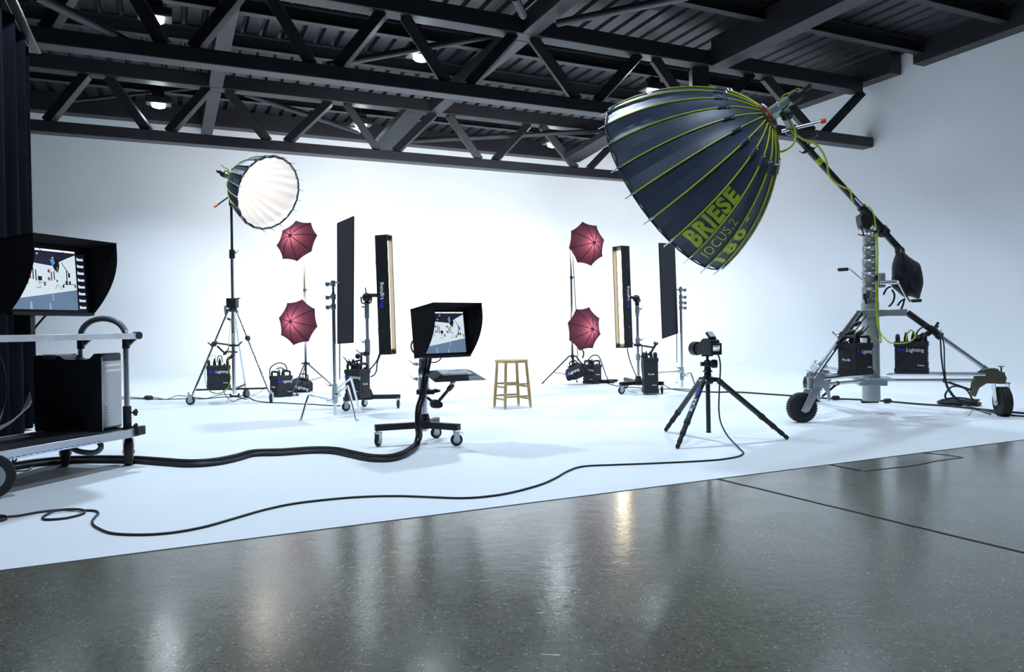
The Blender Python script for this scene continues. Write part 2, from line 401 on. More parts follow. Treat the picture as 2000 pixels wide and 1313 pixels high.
solo('truss_post', post, 'black_steel', 'upright black steel post in the nearer truss above the large reflector', 'post', bevel=0.006)
jy = [3.0, 4.6, 6.1, 7.6, 9.1, 12.0, 13.5, 16.6]
jl = ['black roof joist nearest the camera above the floor edge', 'second black roof joist from the camera', 'third black roof joist from the camera',
      'fourth black roof joist from the camera', 'black roof joist just before the nearer truss', 'black roof joist just beyond the nearer truss',
      'black roof joist just before the farther truss', 'black roof joist close to the back wall']
for y, l in zip(jy, jl):
    beam('roof_joist', RM(XL, y, 5.80), RM(12.55, y, 5.80), 0.14, 0.25, l, 'joist', 'black roof joists under the deck', lip=1)
# tubular braces between the trusses
def brace(p0, p1, r, label):
    solo('brace_tube', MB().cyl(p0, p1, r, n=14), 'black_steel', label, 'brace', 'tubular roof braces')
brace(W(636, 128, 11.2), W(968, 68, 12.6), 0.055, 'round black brace rising right beside the middle ceiling lamp')
brace(W(1090, 45, 10.9), W(1345, -8, 9.3), 0.055, 'round black brace right of the central beam at top')
brace(W(478, 183, 14.4), W(702, 258, 16.2), 0.055, 'round black brace falling right between the trusses on the left')
brace(W(800, 275, 16.6), W(1172, 256, 16.9), 0.055, 'round black brace low in the farther truss at centre')
brace(W(70, -8, 8.2), W(248, 80, 9.4), 0.06, 'round black brace at top left falling to the nearer truss')
brace(W(1005, -6, 9.4), W(1022, 30, 10.4), 0.055, 'short round black brace at top centre')
brace(W(110, 200, 14.6), W(380, 172, 14.9), 0.035, 'thin black brace crossing the far left bay')
# ventilation duct boxes lying between the trusses
solo('steel_channel', MB().bar(W(742, 292, 16.3), W(812, 212, 15.6), 0.5, 0.12, V((0, 0, 1))), 'black_steel', 'black steel channel slanting over the farther truss at centre', 'channel', bevel=0.006)
solo('steel_channel', MB().bar(W(1116, 310, 17.0), W(1196, 262, 16.2), 0.5, 0.12, V((0, 0, 1))), 'black_steel', 'black steel channel in the farther truss beside the large reflector', 'channel', bevel=0.006)

# high bay lamps
lampl = ['bright ceiling lamp at upper left nearest the top edge', 'bright ceiling lamp in the top middle', 'bright ceiling lamp just above the large black reflector',
         'bright ceiling lamp at left over the farther truss', 'small bright ceiling lamp over the farther truss at centre', 'ceiling lamp half hidden behind a truss diagonal']
for (x, y), l in zip(LAMPROWS[:6], lampl):
    P = RM(x, y, ZL); T = Thing('ceiling_light', l, 'ceiling light', P, 'high bay ceiling lamps')
    R = rotz(YAW).to_3x3()
    T.part('housing', MB().box(P + V((0, 0, 0.10)), (0.46, 0.30, 0.14), R).box(P + V((0, 0, 0.22)), (0.22, 0.18, 0.12), R), 'black_metal', bevel=0.02)
    T.part('hanger', MB().cyl(P + V((0, 0, 0.26)), P + V((0, 0, 0.70)), 0.012), 'black_metal')
    T.part('lens', MB().sphere(P + V((0, 0, 0.0)), 0.10, 16, sc3=(1.25, 0.9, 0.45), R=R), 'lamp_glow')

# curtain on its track at the left
CXR = -1.29
track = MB().bar(RM(CXR, 8.95, 3.93), RM(CXR, 3.0, 3.93), 0.10, 0.24).bar(RM(CXR + 0.05, 8.97, 3.83), RM(CXR + 0.05, 3.0, 3.83), 0.16, 0.03)
solo('curtain_track', track, 'boom_tube', 'grey steel beam at top left carrying the black curtain', 'curtain track', bevel=0.006)
rowsC = []
for z in [0.02, 0.5, 1.2, 2.0, 2.8, 3.5, 3.80]:
    r = []
    for i in range(86):
        y = 8.85 - i * 0.04; amp = 0.045 + 0.03 * sin(i * 0.11) + 0.02 * (1 - z / 4)
        r.append(RM(CXR + amp * sin(i * 0.62 + 0.5 * sin(i * .13)), y + 0.02 * sin(i * 0.9 + z), z))
    rowsC.append(r)
c = solo('curtain', MB().grid(rowsC), 'velvet', 'tall black velvet curtain hanging in folds at the left edge', 'curtain', solid=0.006, fix=False, sharp=80)

# ------------------------------------------------------------------ shared builders
def caster(T, P, r, yaw, wd=0.028, metal='zinc', top=None, parent=None, brake=False, fork=True):
    """swivel caster whose tyre touches the floor at P"""
    A = M.Translation(P) @ rotz(yaw); h = r
    f = MB()
    if fork: f.box((0, wd / 2 + 0.006, h + r * 0.55), (r * 0.9, 0.004, r * 1.5)).box((0, -wd / 2 - 0.006, h + r * 0.55), (r * 0.9, 0.004, r * 1.5))
    f.box((0, 0, h + r * 1.3), (r * (1.1 if fork else .7), wd + 0.016, 0.006)).cyl((-r * 0.35, 0, h + r * 1.3), (-r * 0.35, 0, top - P.z if top else h + r * 1.9), r * 0.22)
    f.cyl((0, -wd / 2 - 0.012, h), (0, wd / 2 + 0.012, h), r * 0.16)
    if brake: f.box((r * 0.8, 0, h + r * 1.15), (r * 0.7, wd * 0.8, 0.006), M.Rotation(0.5, 3, 'Y'))
    c = T.part('caster', f.xf(A), metal, parent)
    w_ = MB().lathe([(-wd / 2, r * 0.82), (-wd / 2 + 0.004, r * 0.96), (-wd * .2, r), (wd * .2, r), (wd / 2 - 0.004, r * 0.96), (wd / 2, r * 0.82)], (0, 0, h), (0, 1, 0), 24)
    w_.lathe([(-wd / 2 - 0.003, r * 0.60), (wd / 2 + 0.003, r * 0.60)], (0, 0, h), (0, 1, 0), 20, mi=1)
    T.part('wheel', w_.xf(A), ['rubber', 'grey_paint'], c)
    return c

def power_pack(P, yaw, label, wd=0.285, dp=0.20, h=0.305, logo_front=True, side='Pro-8a', plugs=2, text_side=-1):
    T = Thing('power_pack', label, 'power pack', P, 'black flash power packs')
    A = M.Translation(P) @ rotz(yaw)
    b = MB().box((0, 0, h / 2), (wd - 0.014, dp - 0.014, h - 0.02))
    b.box((0, 0, h - 0.024), (wd, dp, 0.048)).box((0, 0, 0.022), (wd, dp, 0.044))
    for s in (-1, 1):                                   # moulded ribs of the two narrow sides
        for k, (z, hh) in enumerate(((h * 0.78, .022), (h * 0.62, .03), (h * .27, .045))):
            b.box((s * (wd / 2 - 0.006), 0, z), (0.008, dp * (0.35 + 0.1 * (k == 2)), hh))
    T.part('body', b.xf(A), 'pack_body', bevel=0.007)
    for s in (-1, 1):
        x = s * (wd / 2 - 0.028); y = dp / 2 - 0.03
        T.part('handle', MB().tube([(x, -y, h - 0.004), (x, -y, h + 0.042), (x, -y + 0.02, h + 0.058), (x, y - 0.02, h + 0.058), (x, y, h + 0.042), (x, y, h - 0.004)], 0.015, 10, 3).xf(A), 'black_plastic')
    p = MB()
    for i in range(plugs):
        p.cyl((-0.045 + 0.062 * i, -0.02, h - 0.002), (-0.045 + 0.062 * i, -0.02, h + 0.06), 0.021, 0.016).cyl((-0.045 + 0.062 * i, -0.02, h + 0.06), (-0.045 + 0.062 * i, -0.02, h + 0.09), 0.012, 0.006)
    p.cyl((0.075, 0.03, h - 0.002), (0.075, 0.03, h + 0.02), 0.013)
    T.part('connector', p.xf(A), 'black_plastic')
    T.part('indicator', MB().box((0.0, -dp / 2 + 0.03, h + 0.002), (0.03, 0.02, 0.006)).xf(A), 'red_plastic')
    if logo_front:
        T.part('logo', onfront(logo(0.048), 0.0, -dp / 2 + 0.0035, h * 0.68).xf(A), ['blue_print', 'white_print'], fix=False)
    t = text('Profoto', 0.019, 0.0006); t.v = [q - V((width(t), 0, 0)) for q in t.v]
    T.part('lettering', onfront(t, wd / 2 - 0.03, -dp / 2 + 0.0035, h * 0.22).xf(A), 'white_print', fix=False)
    t = text(side, 0.030, 0.001); wt = width(t); t.v = [q - V((wt / 2, 0, 0)) for q in t.v]
    for s in (-1, 1):
        u = MB(); u.join(t); u.v = [q.copy() for q in t.v]
        u = u.xf(A @ rotz(s * pi / 2) @ M.Translation((0, -wd / 2 - 0.0015 + 0.0005, h * 0.45)) @ M.Rotation(pi / 2, 4, 'X'))
        T.part('lettering', u, 'white_print', fix=False)
    return T, A

def cable(label, pts, r, m='cable', name='cable', group=None, k=6, n=8):
    return solo(name, MB().tube(pts, r, n, k), m, label, 'cable', group)
def fpts(px, r):
    return [G(x, y, r) for x, y in px]

def clamp(mb, P, s=0.03, ax=V((1, 0, 0))):        # little gripping clamp with its lever
    mb.sphere(P, s, 10).cyl(P - ax * s * 1.6, P + ax * s * 1.6, s * 0.6)
    mb.bar(P + ax * s * 1.6, P + ax * s * 3.4 + V((0, 0, s * 1.6)), s * 0.35, s * 0.35)
    return mb

# ------------------------------------------------------------------ deep parabolic reflectors
PROFILE = [(0.0, 0.075), (0.03, 0.19), (0.07, 0.29), (0.12, 0.385), (0.18, 0.47), (0.26, 0.562), (0.36, 0.66), (0.48, 0.757), (0.62, 0.848), (0.76, 0.918), (0.88, 0.966), (1.0, 1.0)]
def prof_r(s):
    for (a, ra), (b, rb) in zip(PROFILE[:-1], PROFILE[1:]):
        if s <= b: return ra + (rb - ra) * (s - a) / (b - a)
    return 1.0
class Para:
    def __init__(s, c, imgdir, away, theta, R, L):
        v = (c - CAM).normalized(); r = (CR - v * CR.dot(v)).normalized(); u = r.cross(v)
        m = (r * imgdir[0] - u * imgdir[1]).normalized()
        s.n = (m * sin(theta) + v * cos(theta) * away).normalized()
        s.e1 = (s.n.cross(v)).normalized()
        if s.e1.dot(-u) < 0: s.e1 = -s.e1
        s.e2 = s.n.cross(s.e1)
        if s.e2.dot(v) > 0: s.e2 = -s.e2
        s.R, s.L, s.c = R, L, c; s.hub = c - s.n * L
    def at(s, t, phi, dr=0.0):
        d = s.e1 * cos(phi) + s.e2 * sin(phi); return s.hub + s.n * (t * s.L) + d * (prof_r(t) * s.R + dr)
NR = 22; STEP = 2 * pi / NR
def parabolic(par, label, group, letters, full):
    T = Thing('parabolic_reflector', label, 'light reflector', par.hub)
    ts = [p[0] for p in PROFILE]
    def shell(dr):
        rr = []
        for t in ts:
            row = []
            for k in range(NR):
                a, b = par.at(t, k * STEP, dr), par.at(t, (k + 1) * STEP, dr)
                ctr = par.hub + par.n * (t * par.L)
                mid = (a + b) / 2; mid += (ctr - mid) * 0.018
                row += [a, a.lerp(mid, .5), mid, mid.lerp(b, .5)]
            rr.append(row)
        return rr
    can = T.part('canopy', MB().grid(shell(0.0), closed=True), 'reflector_cloth', fix=False, sharp=12)
    T.part('lining', MB().grid(shell(-0.014), closed=True), 'silver_lining', fix=False, sharp=9)
    rim = MB().tube([par.at(1.0, k * STEP / 2) for k in range(NR * 2 + 1)], 0.007, 6, 1)
    T.part('rim_hem', rim, 'black_plastic')
    for k in range(NR):
        phi = k * STEP
        rb = T.part('rib', MB().tube([par.at(t, phi, 0.006 + (0.03 if t < .02 else 0)) for t in ts], 0.0062 * (1 if full else 0.8), 6, 2), 'yellow_trim')
        tip = par.at(1.0, phi, 0.008); dr = (par.at(1.0, phi) - par.at(0.9, phi)).normalized()
        T.part('rib_tip', MB().cyl(tip - dr * 0.05, tip + dr * 0.065, 0.0055, n=8).cyl(tip - dr * 0.04, tip + dr * 0.012, 0.0095, n=8), 'chrome', rb)
        a, b = par.at(0.14, phi, 0.012), par.at(0.20, phi, 0.012)
        T.part('rib_clip', MB().bar(a, b, 0.022, 0.016).cyl(a - par.n * .01, a + par.n * 0.02, 0.014, n=8), 'chrome', rb)
    # hub, lamp head and its black end
    n, h = par.n, par.hub; R = par.R
    T.part('hub', MB().lathe([(-0.03, R * .10), (-0.02, R * .13), (0.05, R * .14), (0.06, R * .09)], h, n, 22), 'brass')
    if letters:
        def panel_text(s, k, t0, t1, size_frac, bold, space=1.0):
            mb = text(s, 1.0, bold, 0.0, space); wd = width(mb)
            hgt = 0.72
            bm = bmesh.new(); vs = [bm.verts.new(p) for p in mb.v]
            for f in mb.f:
                try: bm.faces.new([vs[i] for i in f])
                except ValueError: pass
            bmesh.ops.triangulate(bm, faces=bm.faces)
            for _ in range(3):
                es = [e for e in bm.edges if e.calc_length() > 0.22]
                if es: bmesh.ops.subdivide_edges(bm, edges=es, cuts=1)
                bmesh.ops.triangulate(bm, faces=[f for f in bm.faces if len(f.verts) > 3])
            bm.verts.ensure_lookup_table()
            out = MB(); idx = {v: i for i, v in enumerate(bm.verts)}
            for v in bm.verts:
                t = t0 + (t1 - t0) * v.co.x / wd
                q = (v.co.y / hgt - 0.5) * size_frac          # across the panel, -0.5..0.5
                ph = (k + 0.5 - q * letters) * STEP
                a, b = par.at(t, k * STEP, 0.0), par.at(t, (k + 1) * STEP, 0.0)
                u = 0.5 - q * letters
                p = a.lerp(b, u); ctr = h + n * (t * par.L)
                nn = (p - ctr).normalized(); sag = 0.018 * (p - ctr).length * (1 - abs(2 * u - 1))
                out.v.append(p + nn * (0.004 - sag))
            out.f = [tuple(idx[v] for v in f.verts) for f in bm.faces]; out.m = [0] * len(out.f); bm.free()
            T.part('lettering', out, 'lime_print', can, fix=False, sharp=80)
        panel_text('BRIESE', 3, 0.90, 0.42, 0.80, 0.05, 1.16)
        panel_text('fOCUS.2', 2, 0.93, 0.57, 0.55, 0.006, 1.12)
        panel_text('180', 1, 0.955, 0.60, 0.72, 0.05, 1.3)
        sq = [par.at(0.50, 1.85 * STEP, 0.010), par.at(0.53, 1.85 * STEP, 0.010)]
        T.part('tag', MB().bar(sq[0], sq[1], 0.035, 0.008), 'lime_print', can)
    return T

def head_at(par, sc1, label, group=None):
    T = Thing('flash_head', label, 'flash head', par.hub - par.n * 0.1 * sc1)
    n, h = par.n, par.hub
    T.part('housing', MB().lathe([(-0.045 * sc1, .062 * sc1), (-0.07 * sc1, .085 * sc1), (-0.20 * sc1, .085 * sc1), (-0.205 * sc1, .070 * sc1), (-0.36 * sc1, .068 * sc1)], h, n, 22), 'glass_head')
    T.part('collar', MB().lathe([(-0.03 * sc1, .10 * sc1), (-0.07 * sc1, .10 * sc1)], h, n, 22), 'chrome')
    T.part('end_cap', MB().lathe([(-0.36 * sc1, .075 * sc1), (-0.37 * sc1, .082 * sc1), (-0.48 * sc1, .080 * sc1), (-0.50 * sc1, .060 * sc1), (-0.54 * sc1, .030 * sc1), (-0.60 * sc1, .026 * sc1)], h, n, 22), 'black_plastic')
    T.part('end_grip', MB().lathe([(-0.57 * sc1, .040 * sc1), (-0.66 * sc1, .040 * sc1)], h, n, 14), 'black_plastic')
    return T

# ---- the large one on the boom
CB = W(1310, 363, 6.87)
PB = Para(CB, (-0.803, 0.597), +1, RAD(71), 0.90, 1.03)
parabolic(PB, 'large black parabolic reflector with yellow ribs on the boom, seen from outside', None, -1, True)
HB = head_at(PB, 0.62, 'silver and black flash head behind the large reflector')
hb = PB.hub
HB.part('sticker', MB().lathe([(-0.022, .066), (-0.042, .066)], hb, PB.n, 22), 'red_plastic', label='red tape on the collar')

# ------------------------------------------------------------------ rolling crane stand, boom, counterweight
DC = 7.4
C0 = W(1702, 784, DC); C0.z = 0.0
ZA = 0.36                                            # height of the base arms
T = Thing('crane_stand', 'tall silver three wheeled boom stand with telescopic mast on the right', 'rolling stand', C0)
cz = lambda y: W(1700, y, DC).z
def upm(z, dx=0, dy=0): return V((C0.x + dx, C0.y + dy, z))
T.part('column', MB().lathe([(cz(783), .080), (cz(783) + .01, .083), (cz(592), .083), (cz(592) + .004, .078)], V((C0.x, C0.y, 0)), (0, 0, 1), 28), 'grey_paint')
secs = [(592, 562, .079), (561, 533, .074), (531, 508, .070), (506, 483, .066), (481, 456, .062), (455, 446, .046)]
for yb, yt, r in secs:
    m_ = MB().lathe([(cz(yb), r), (cz(yt) - .008, r), (cz(yt), r - .004)], V((C0.x, C0.y, 0)), (0, 0, 1), 28)
    s_ = T.part('mast_section', m_, 'aluminium')
    if r > .05:
        T.part('lock_collar', MB().lathe([(cz(yb) - .004, r + .006), (cz(yb) + .008, r + .006)], V((C0.x, C0.y, 0)), (0, 0, 1), 28), 'zinc', s_)
        for q in (.25, .75):
            z = cz(yb) + (cz(yt) - cz(yb)) * q
            T.part('lock_clip', MB().box(upm(z, -r * .55, -r * .8), (r * .9, .03, .012)).cyl(upm(z, -r * .3, -r * .8), upm(z, -r * .3 + .03, -r - .02), .006, n=8), 'zinc', s_)
k = MB().box(upm(cz(612), 0, 0), (.19, .19, .07))
EA, EB, EC = W(1592, 742, 6.78), W(1935, 742, 6.98), W(1600, 735, 8.45)
for E in (EA, EB, EC): E.z = ZA
col_ends = {}
for E, pxl in ((EA, 'a'), (EB, 'b'), (EC, 'c')):
    dr = (V((E.x, E.y, 0)) - V((C0.x, C0.y, 0))).normalized(); col_ends[pxl] = dr
    z1 = cz(612)
    k.bar(upm(z1) + dr * .05, upm(z1) + dr * (.33 if pxl == 'b' else .2), .05, .065)
T.part('top_bracket', k, 'grey_paint', bevel=.006)
T.part('base_plate', MB().box(upm(ZA - .02), (.36, .34, .016), rotz(-.3).to_3x3()).box(upm(ZA - .055), (.26, .24, .07), rotz(-.3).to_3x3()), 'grey_paint', bevel=.008)
for pxl, E in (('a', EA), ('b', EB), ('c', EC)):
    dr = col_ends[pxl]; st = upm(ZA) + dr * .14
    ln = E - dr * .05
    side = dr.cross(V((0, 0, 1)))
    a = MB()
    for sgn in (-1, 1):
        a.cyl(st + side * sgn * .045 + V((0, 0, .028)), ln + side * sgn * .045 + V((0, 0, .028)), .016, n=12)
    a.cyl(st - V((0, 0, .04)), ln - V((0, 0, .03)), .017, n=12)
    T.part('arm', a, 'chrome')
    top = upm(cz(612)) + dr * (.33 if pxl == 'b' else .2)
    lo = E + V((0, 0, .07)) - dr * .03
    mid = top.lerp(lo, .42)
    br = T.part('brace', MB().cyl(mid, lo, .021, n=14).cyl(mid + (lo - mid) * .9, lo, .026, n=14), 'aluminium')
    T.part('brace_sleeve', MB().cyl(top, mid, .031, n=14).cyl(mid - (mid - top) * .08, mid + (mid - top) * .04, .040, n=14), 'boom_tube', br)
    clp = MB(); clamp(clp, mid + V((0, 0, .01)), .03, side); T.part('brace_clamp', clp, 'zinc', br)
    T.part('strut', MB().cyl(E - dr * .38 - V((0, 0, .04)), E - dr * .12 - V((0, 0, .14)), .011, n=8).sphere(E - dr * .38 - V((0, 0, .035)), .025, 8), 'boom_tube')
    # cast wheel bracket
    pl = MB(); prf = [(-.17, -.17), (-.13, -.185), (-.10, -.10), (-.04, -.055), (.11, -.055), (.12, .0), (.10, .05), (.07, .055), (.05, .085), (-.05, .085), (-.11, .04), (-.15, -.04)]
    for sgn in (-1, 1):
        o = E + side * (.05 * sgn - .004)
        pl.prism([o + dr * x + V((0, 0, z)) for x, z in prf], side * .008)
    pl.cyl(E + dr * .085 - V((0, 0, .06)), E + dr * .085 + V((0, 0, .05)), .03, n=14).box(E + dr * .02 + V((0, 0, .01)), (.10, .085, .05), M.Rotation(atan2(dr.y, dr.x), 3, 'Z'))
    pl.cyl(E + dr * .085 + V((0, 0, .05)), E + dr * .085 + V((0, 0, .10)), .008, n=8).cyl(E + dr * .085 + V((0, 0, .10)), E + dr * .085 + V((0, 0, .108)), .028, n=10)
    T.part('wheel_bracket', pl, 'olive_plate' if pxl == 'b' else 'zinc', bevel=.003)
    # fork and pneumatic wheel
    rW = .135
    yaw = {'a': RAD(8), 'b': RAD(78), 'c': RAD(68)}[pxl]
    A = M.Translation((E + dr * .085) * 1) @ rotz(yaw); A.translation.z = 0
    tr = {'a': -.085, 'b': -.02, 'c': -.03}[pxl]
    fk = MB()
    for sgn in (-1, 1):
        fk.prism([V((-.045 + .03, sgn * .058 - .003, .31)), V((.075, sgn * .058 - .003, .31)), V((tr + .04, sgn * .058 - .003, rW - .03)), V((tr, sgn * .058 - .003, rW - .045)), V((tr - .04, sgn * .058 - .003, rW - .02))], V((0, .006, 0)))
    fk.box((.02, 0, .308), (.12, .125, .012)).cyl((tr, -.07, rW), (tr, .07, rW), .012)
    f = T.part('fork', fk.xf(A), 'zinc', bevel=.002)
    wv = MB().lathe([(-.036, .075), (-.046, .10), (-.040, .125), (-.02, rW), (.02, rW), (.040, .125), (.046, .10), (.036, .075)], (tr, 0, rW), (0, 1, 0), 36)
    for i in range(36):
        a_ = 2 * pi * i / 36
        for yy in (-.028, 0, .028):
            aa = a_ + (yy != 0) * pi / 36
            wv.box((tr + cos(aa) * (rW - (.002 if pxl == 'b' else .006)), yy, rW + sin(aa) * (rW - (.002 if pxl == 'b' else .006))), (.012, .016, .012), M.Rotation(-aa, 3, 'Y'))
    wv.lathe([(-.030, .078), (-.020, .060), (.020, .060), (.030, .078)], (tr, 0, rW), (0, 1, 0), 24, mi=1)
    T.part('wheel', wv.xf(A), ['rubber', 'aluminium'], f)
# crank, winch box, hanging handle and the pivot head
h = MB().tube([W(1683, 546, DC - .07), W(1668, 533, DC - .12), W(1658, 526, DC - .16), W(1654, 526, DC - .17)], .007, 8, 4)
T.part('crank', h, 'chrome'); T.part('crank_grip', MB().cyl(W(1655, 526, DC - .17), W(1638, 527, DC - .2), .017, n=12), 'rubber')
T.part('winch_box', MB().box(upm(cz(548), .115, .0), (.06, .08, .15)), 'grey_paint', bevel=.01)
wh = MB().cyl(upm(cz(553), .08, -.05), W(1752, 551, DC - .1), .022, n=14).tube([W(1752, 551, DC - .1), W(1756, 554, DC - .13), W(1774, 586, DC - .16), W(1780, 589, DC - .17), W(1784, 588, DC - .17)], .011, 8, 3)
T.part('winch_handle', wh, 'chrome'); T.part('winch_grip', MB().cyl(W(1780, 588, DC - .17), W(1799, 587, DC - .18), .016, n=12), 'rubber')
T.part('hook', MB().tube([W(1696, 568, DC - .09), W(1694, 577, DC - .1), W(1690, 583, DC - .1), W(1692, 594, DC - .1)], .011, 8, 4).box(W(1689, 580, DC - .09), (.03, .02, .06)), 'black_metal')
T.part('pivot_head', MB().prism([W(1681, 420, DC - .06), W(1690, 414, DC - .06), W(1703, 416, DC - .06), W(1704, 443, DC - .06), W(1698, 447, DC - .06), W(1686, 446, DC - .06), W(1682, 430, DC - .06)], (0, .12, 0)), 'black_metal', bevel=.01)
T.part('pivot_lever', MB().cyl(W(1682, 442, DC - .07), W(1687, 459, DC - .09), .008, n=8).sphere(W(1680, 442, DC - .07), .016, 8).cyl(W(1676, 458, DC - .08), W(1690, 461, DC - .08), .006, n=8), 'black_metal')

# boom
B0, BP, B1 = W(1544, 254, 6.98), W(1696, 420, DC - .02), W(1758, 488, 7.62)
ud = (BP - B0).normalized()
Bm = Thing('boom_arm', 'long dark tubular boom slanting from the large reflector down over the mast', 'boom arm', BP)
Bm.part('tube', MB().cyl(B0, BP + ud * .25, .031, n=20), 'boom_tube')
Bm.part('rear_tube', MB().cyl(BP + ud * .18, B1, .034, n=20), 'boom_tube')
Bm.part('sleeve', MB().cyl(BP - ud * .12, BP + ud * .27, .044, n=20).cyl(BP + ud * .22, BP + ud * .29, .055, n=20), 'black_metal')
cl = MB(); clamp(cl, BP + ud * .25 + V((-.03, -.02, -.04)), .03, V((0, -1, 0))); Bm.part('clamp', cl, 'black_metal')
g0, g1 = W(1602, 313, 7.1), W(1608, 320, 7.11)
Bm.part('green_tape', MB().cyl(B0 + ud * .40, B0 + ud * .47, .0325, n=20), 'lime_print', label='lime green band of tape')
x_, y_, z_ = frame(ud)
sd = V((-ud.z, 0, ud.x)).normalized(); sd = -sd if sd.z > 0 else sd
st = BP - ud * .20 + V((0, -.033, 0)) + sd * .006
Bm.part('label_plate', MB().bar(st - ud * .06, st + ud * .06, .004, .05, up=V((0, 1, 0))), 'sheet', label='white paper label')
ck = MB().tube([B0 + ud * .26 + V((.02, 0, .01)), B0 + ud * .25 + V((.03, 0, .07)), B0 + ud * .25 + V((.10, 0, .11)), B0 + ud * .25 + V((.105, 0, .15))], .007, 8, 3)
clamp(ck, B0 + ud * .27 + V((.02, -.02, .0)), .02, V((1, 0, 0))); clamp(ck, B0 + ud * .27 + V((-.035, -.01, -.03)), .016, V((-1, 0, -.3)))
Bm.part('crank', ck, 'black_metal')
# tilt yoke joining boom and head
yk = MB(); mp = PB.hub - PB.n * .12
yk.bar(mp + V((.02, -.02, -.065)), B0 + V((0, -.01, .01)), .05, .035).sphere(B0, .055, 12).sphere(mp + V((.05, -.03, -.08)), .045, 12)
yk.cyl(mp + V((.05, -.11, -.08)), mp + V((.05, .05, -.08)), .022).cyl(B0 + V((0, -.09, 0)), B0 + V((0, .06, 0)), .03)
yk.box(W(1498, 252, 6.93), (.10, .05, .045), M.Rotation(-.1, 3, 'Y'))
Bm.part('tilt_yoke', yk, 'black_metal', bevel=.004)
h0, h1 = W(1527, 256, 6.93), W(1604, 237.5, 6.86)
Bm.part('tilt_handle', MB().cyl(h0, h1, .017, n=14), 'chrome'); Bm.part('handle_cap', MB().cyl(h1 - (h1 - h0) * .02, h1 + (h1 - h0) * .11, .023, n=14), 'red_plastic', label='red end cap')

# counterweight bag
bg = MB(); ol = [(1750, 490), (1757, 482), (1764, 489), (1775, 502), (1790, 510), (1801, 517), (1802, 538), (1803, 553), (1800, 575), (1797, 587), (1787, 585), (1777, 574), (1768, 586), (1752, 572), (1744, 562), (1739, 553), (1740, 540), (1743, 522), (1745, 505)]
ctr = (1772, 538); rowsB = []
for s_, dd in ((.55, -.17), (.86, -.14), (1.0, -.06), (1.0, .05), (.86, .13), (.55, .16)):
    rowsB.append([W(ctr[0] + (x - ctr[0]) * s_ + 3 * sin(i * 2.1), ctr[1] + (y - ctr[1]) * s_ + 2 * cos(i * 1.7), 7.55 + dd + .025 * sin(i * 1.9)) for i, (x, y) in enumerate(ol)])
bg.grid(rowsB, closed=True); n_ = len(ol)
bg.f += [tuple(range(n_ - 1, -1, -1)), tuple(len(bg.v) - n_ + i for i in range(n_))]; bg.m += [0, 0]
Bg = Thing('counterweight_bag', 'black cloth counterweight bag hanging from the lower boom end', 'weight bag', W(1772, 586, 7.55))
Bg.part('pouch', bg, 'bag_cloth', sub=1, sharp=50)
s_ = MB()
for pts in ([(1740, 560), (1733, 563), (1728, 570), (1726, 576)], [(1742, 566), (1747, 576), (1744, 590), (1736, 599)], [(1768, 584), (1760, 588), (1753, 597)], [(1766, 585), (1764, 595), (1760, 604)]):
    s_.tube([W(x, y, 7.42) for x, y in pts], .009, 6, 4)
Bg.part('strap', s_, 'bag_cloth')
Bg.part('hanging_loop', MB().tube([W(1752, 494, 7.5), W(1752, 484, 7.55), W(1762, 486, 7.62), W(1764, 496, 7.6)], .018, 8, 4), 'bag_cloth')

# packs on the stand with their clamps
ArmB = lambda t: upm(ZA).lerp(EB, t); ArmA = lambda t: upm(ZA).lerp(EA, t)
P = W(1781, 733, 7.18); P.z = ZA + .046
pk, A = power_pack(P, face(P, -4), 'black power pack standing on the right arm of the boom stand', h=.30, wd=.29)
km = MB()
for q in (W(1803, 655, 7.12), W(1812, 652, 7.14), W(1795, 662, 7.12)): clamp(km, q, .028, V((1, -.2, .3)))
km.bar(W(1826, 640, 7.08), W(1833, 630, 7.05), .014, .02).cyl(W(1805, 660, 7.12), W(1808, 672, 7.15), .022)
pk.part('clamp', km, 'black_metal')
P = W(1671, 735, 6.98); P.z = ZA + .046
pk, A = power_pack(P, face(P, 56), 'black power pack standing on the left arm of the boom stand', h=.30, wd=.27)
km = MB()
for q in (W(1667, 655, 6.95), W(1660, 650, 6.95), W(1676, 653, 6.95), W(1646, 672, 6.95), W(1672, 633, 7.0)): clamp(km, q, .026, V((1, -.3, .4)))
km.cyl(W(1634, 672, 6.95), W(1672, 630, 7.0), .014).cyl(W(1662, 650, 6.95), W(1664, 672, 6.95), .022)
pk.part('clamp', km, 'black_metal')
km = MB()

# yellow lamp cables
yc = 'yellow_cord'
cable('yellow cable looping under the flash head and winding down the boom', [W(1514, 211, 6.85), W(1526, 226, 6.83), W(1538, 248, 6.84), W(1552, 262, 6.85), W(1562, 268, 6.95), W(1571, 274, 6.97), W(1592, 281, 7.0), W(1607, 298, 7.02), W(1615, 318, 7.04), W(1619, 342, 7.08), W(1633, 358, 7.14), W(1648, 366, 7.17), W(1660, 372, 7.2), W(1664, 388, 7.24), W(1667, 396, 7.27)], .009, yc)
cable('yellow cable hanging in a wide loop below the flash head', [W(1528, 214, 6.85), W(1545, 238, 6.82), W(1554, 262, 6.82), W(1549, 282, 6.82), W(1531, 295, 6.82), W(1512, 296, 6.82), W(1498, 287, 6.82), W(1495, 268, 6.82), W(1501, 236, 6.82)], .0095, yc)
cable('thin yellow leads curling around the end of the flash head', [W(1524, 205, 6.86), W(1527, 190, 6.78), W(1540, 182, 6.76), W(1552, 184, 6.76), W(1551, 190, 6.76), W(1538, 189, 6.76), W(1528, 194, 6.76), W(1536, 202, 6.76), W(1550, 203, 6.76), W(1558, 196, 6.76), W(1566, 185, 6.76), W(1560, 173, 6.76), W(1540, 182, 6.74)], .006, yc)
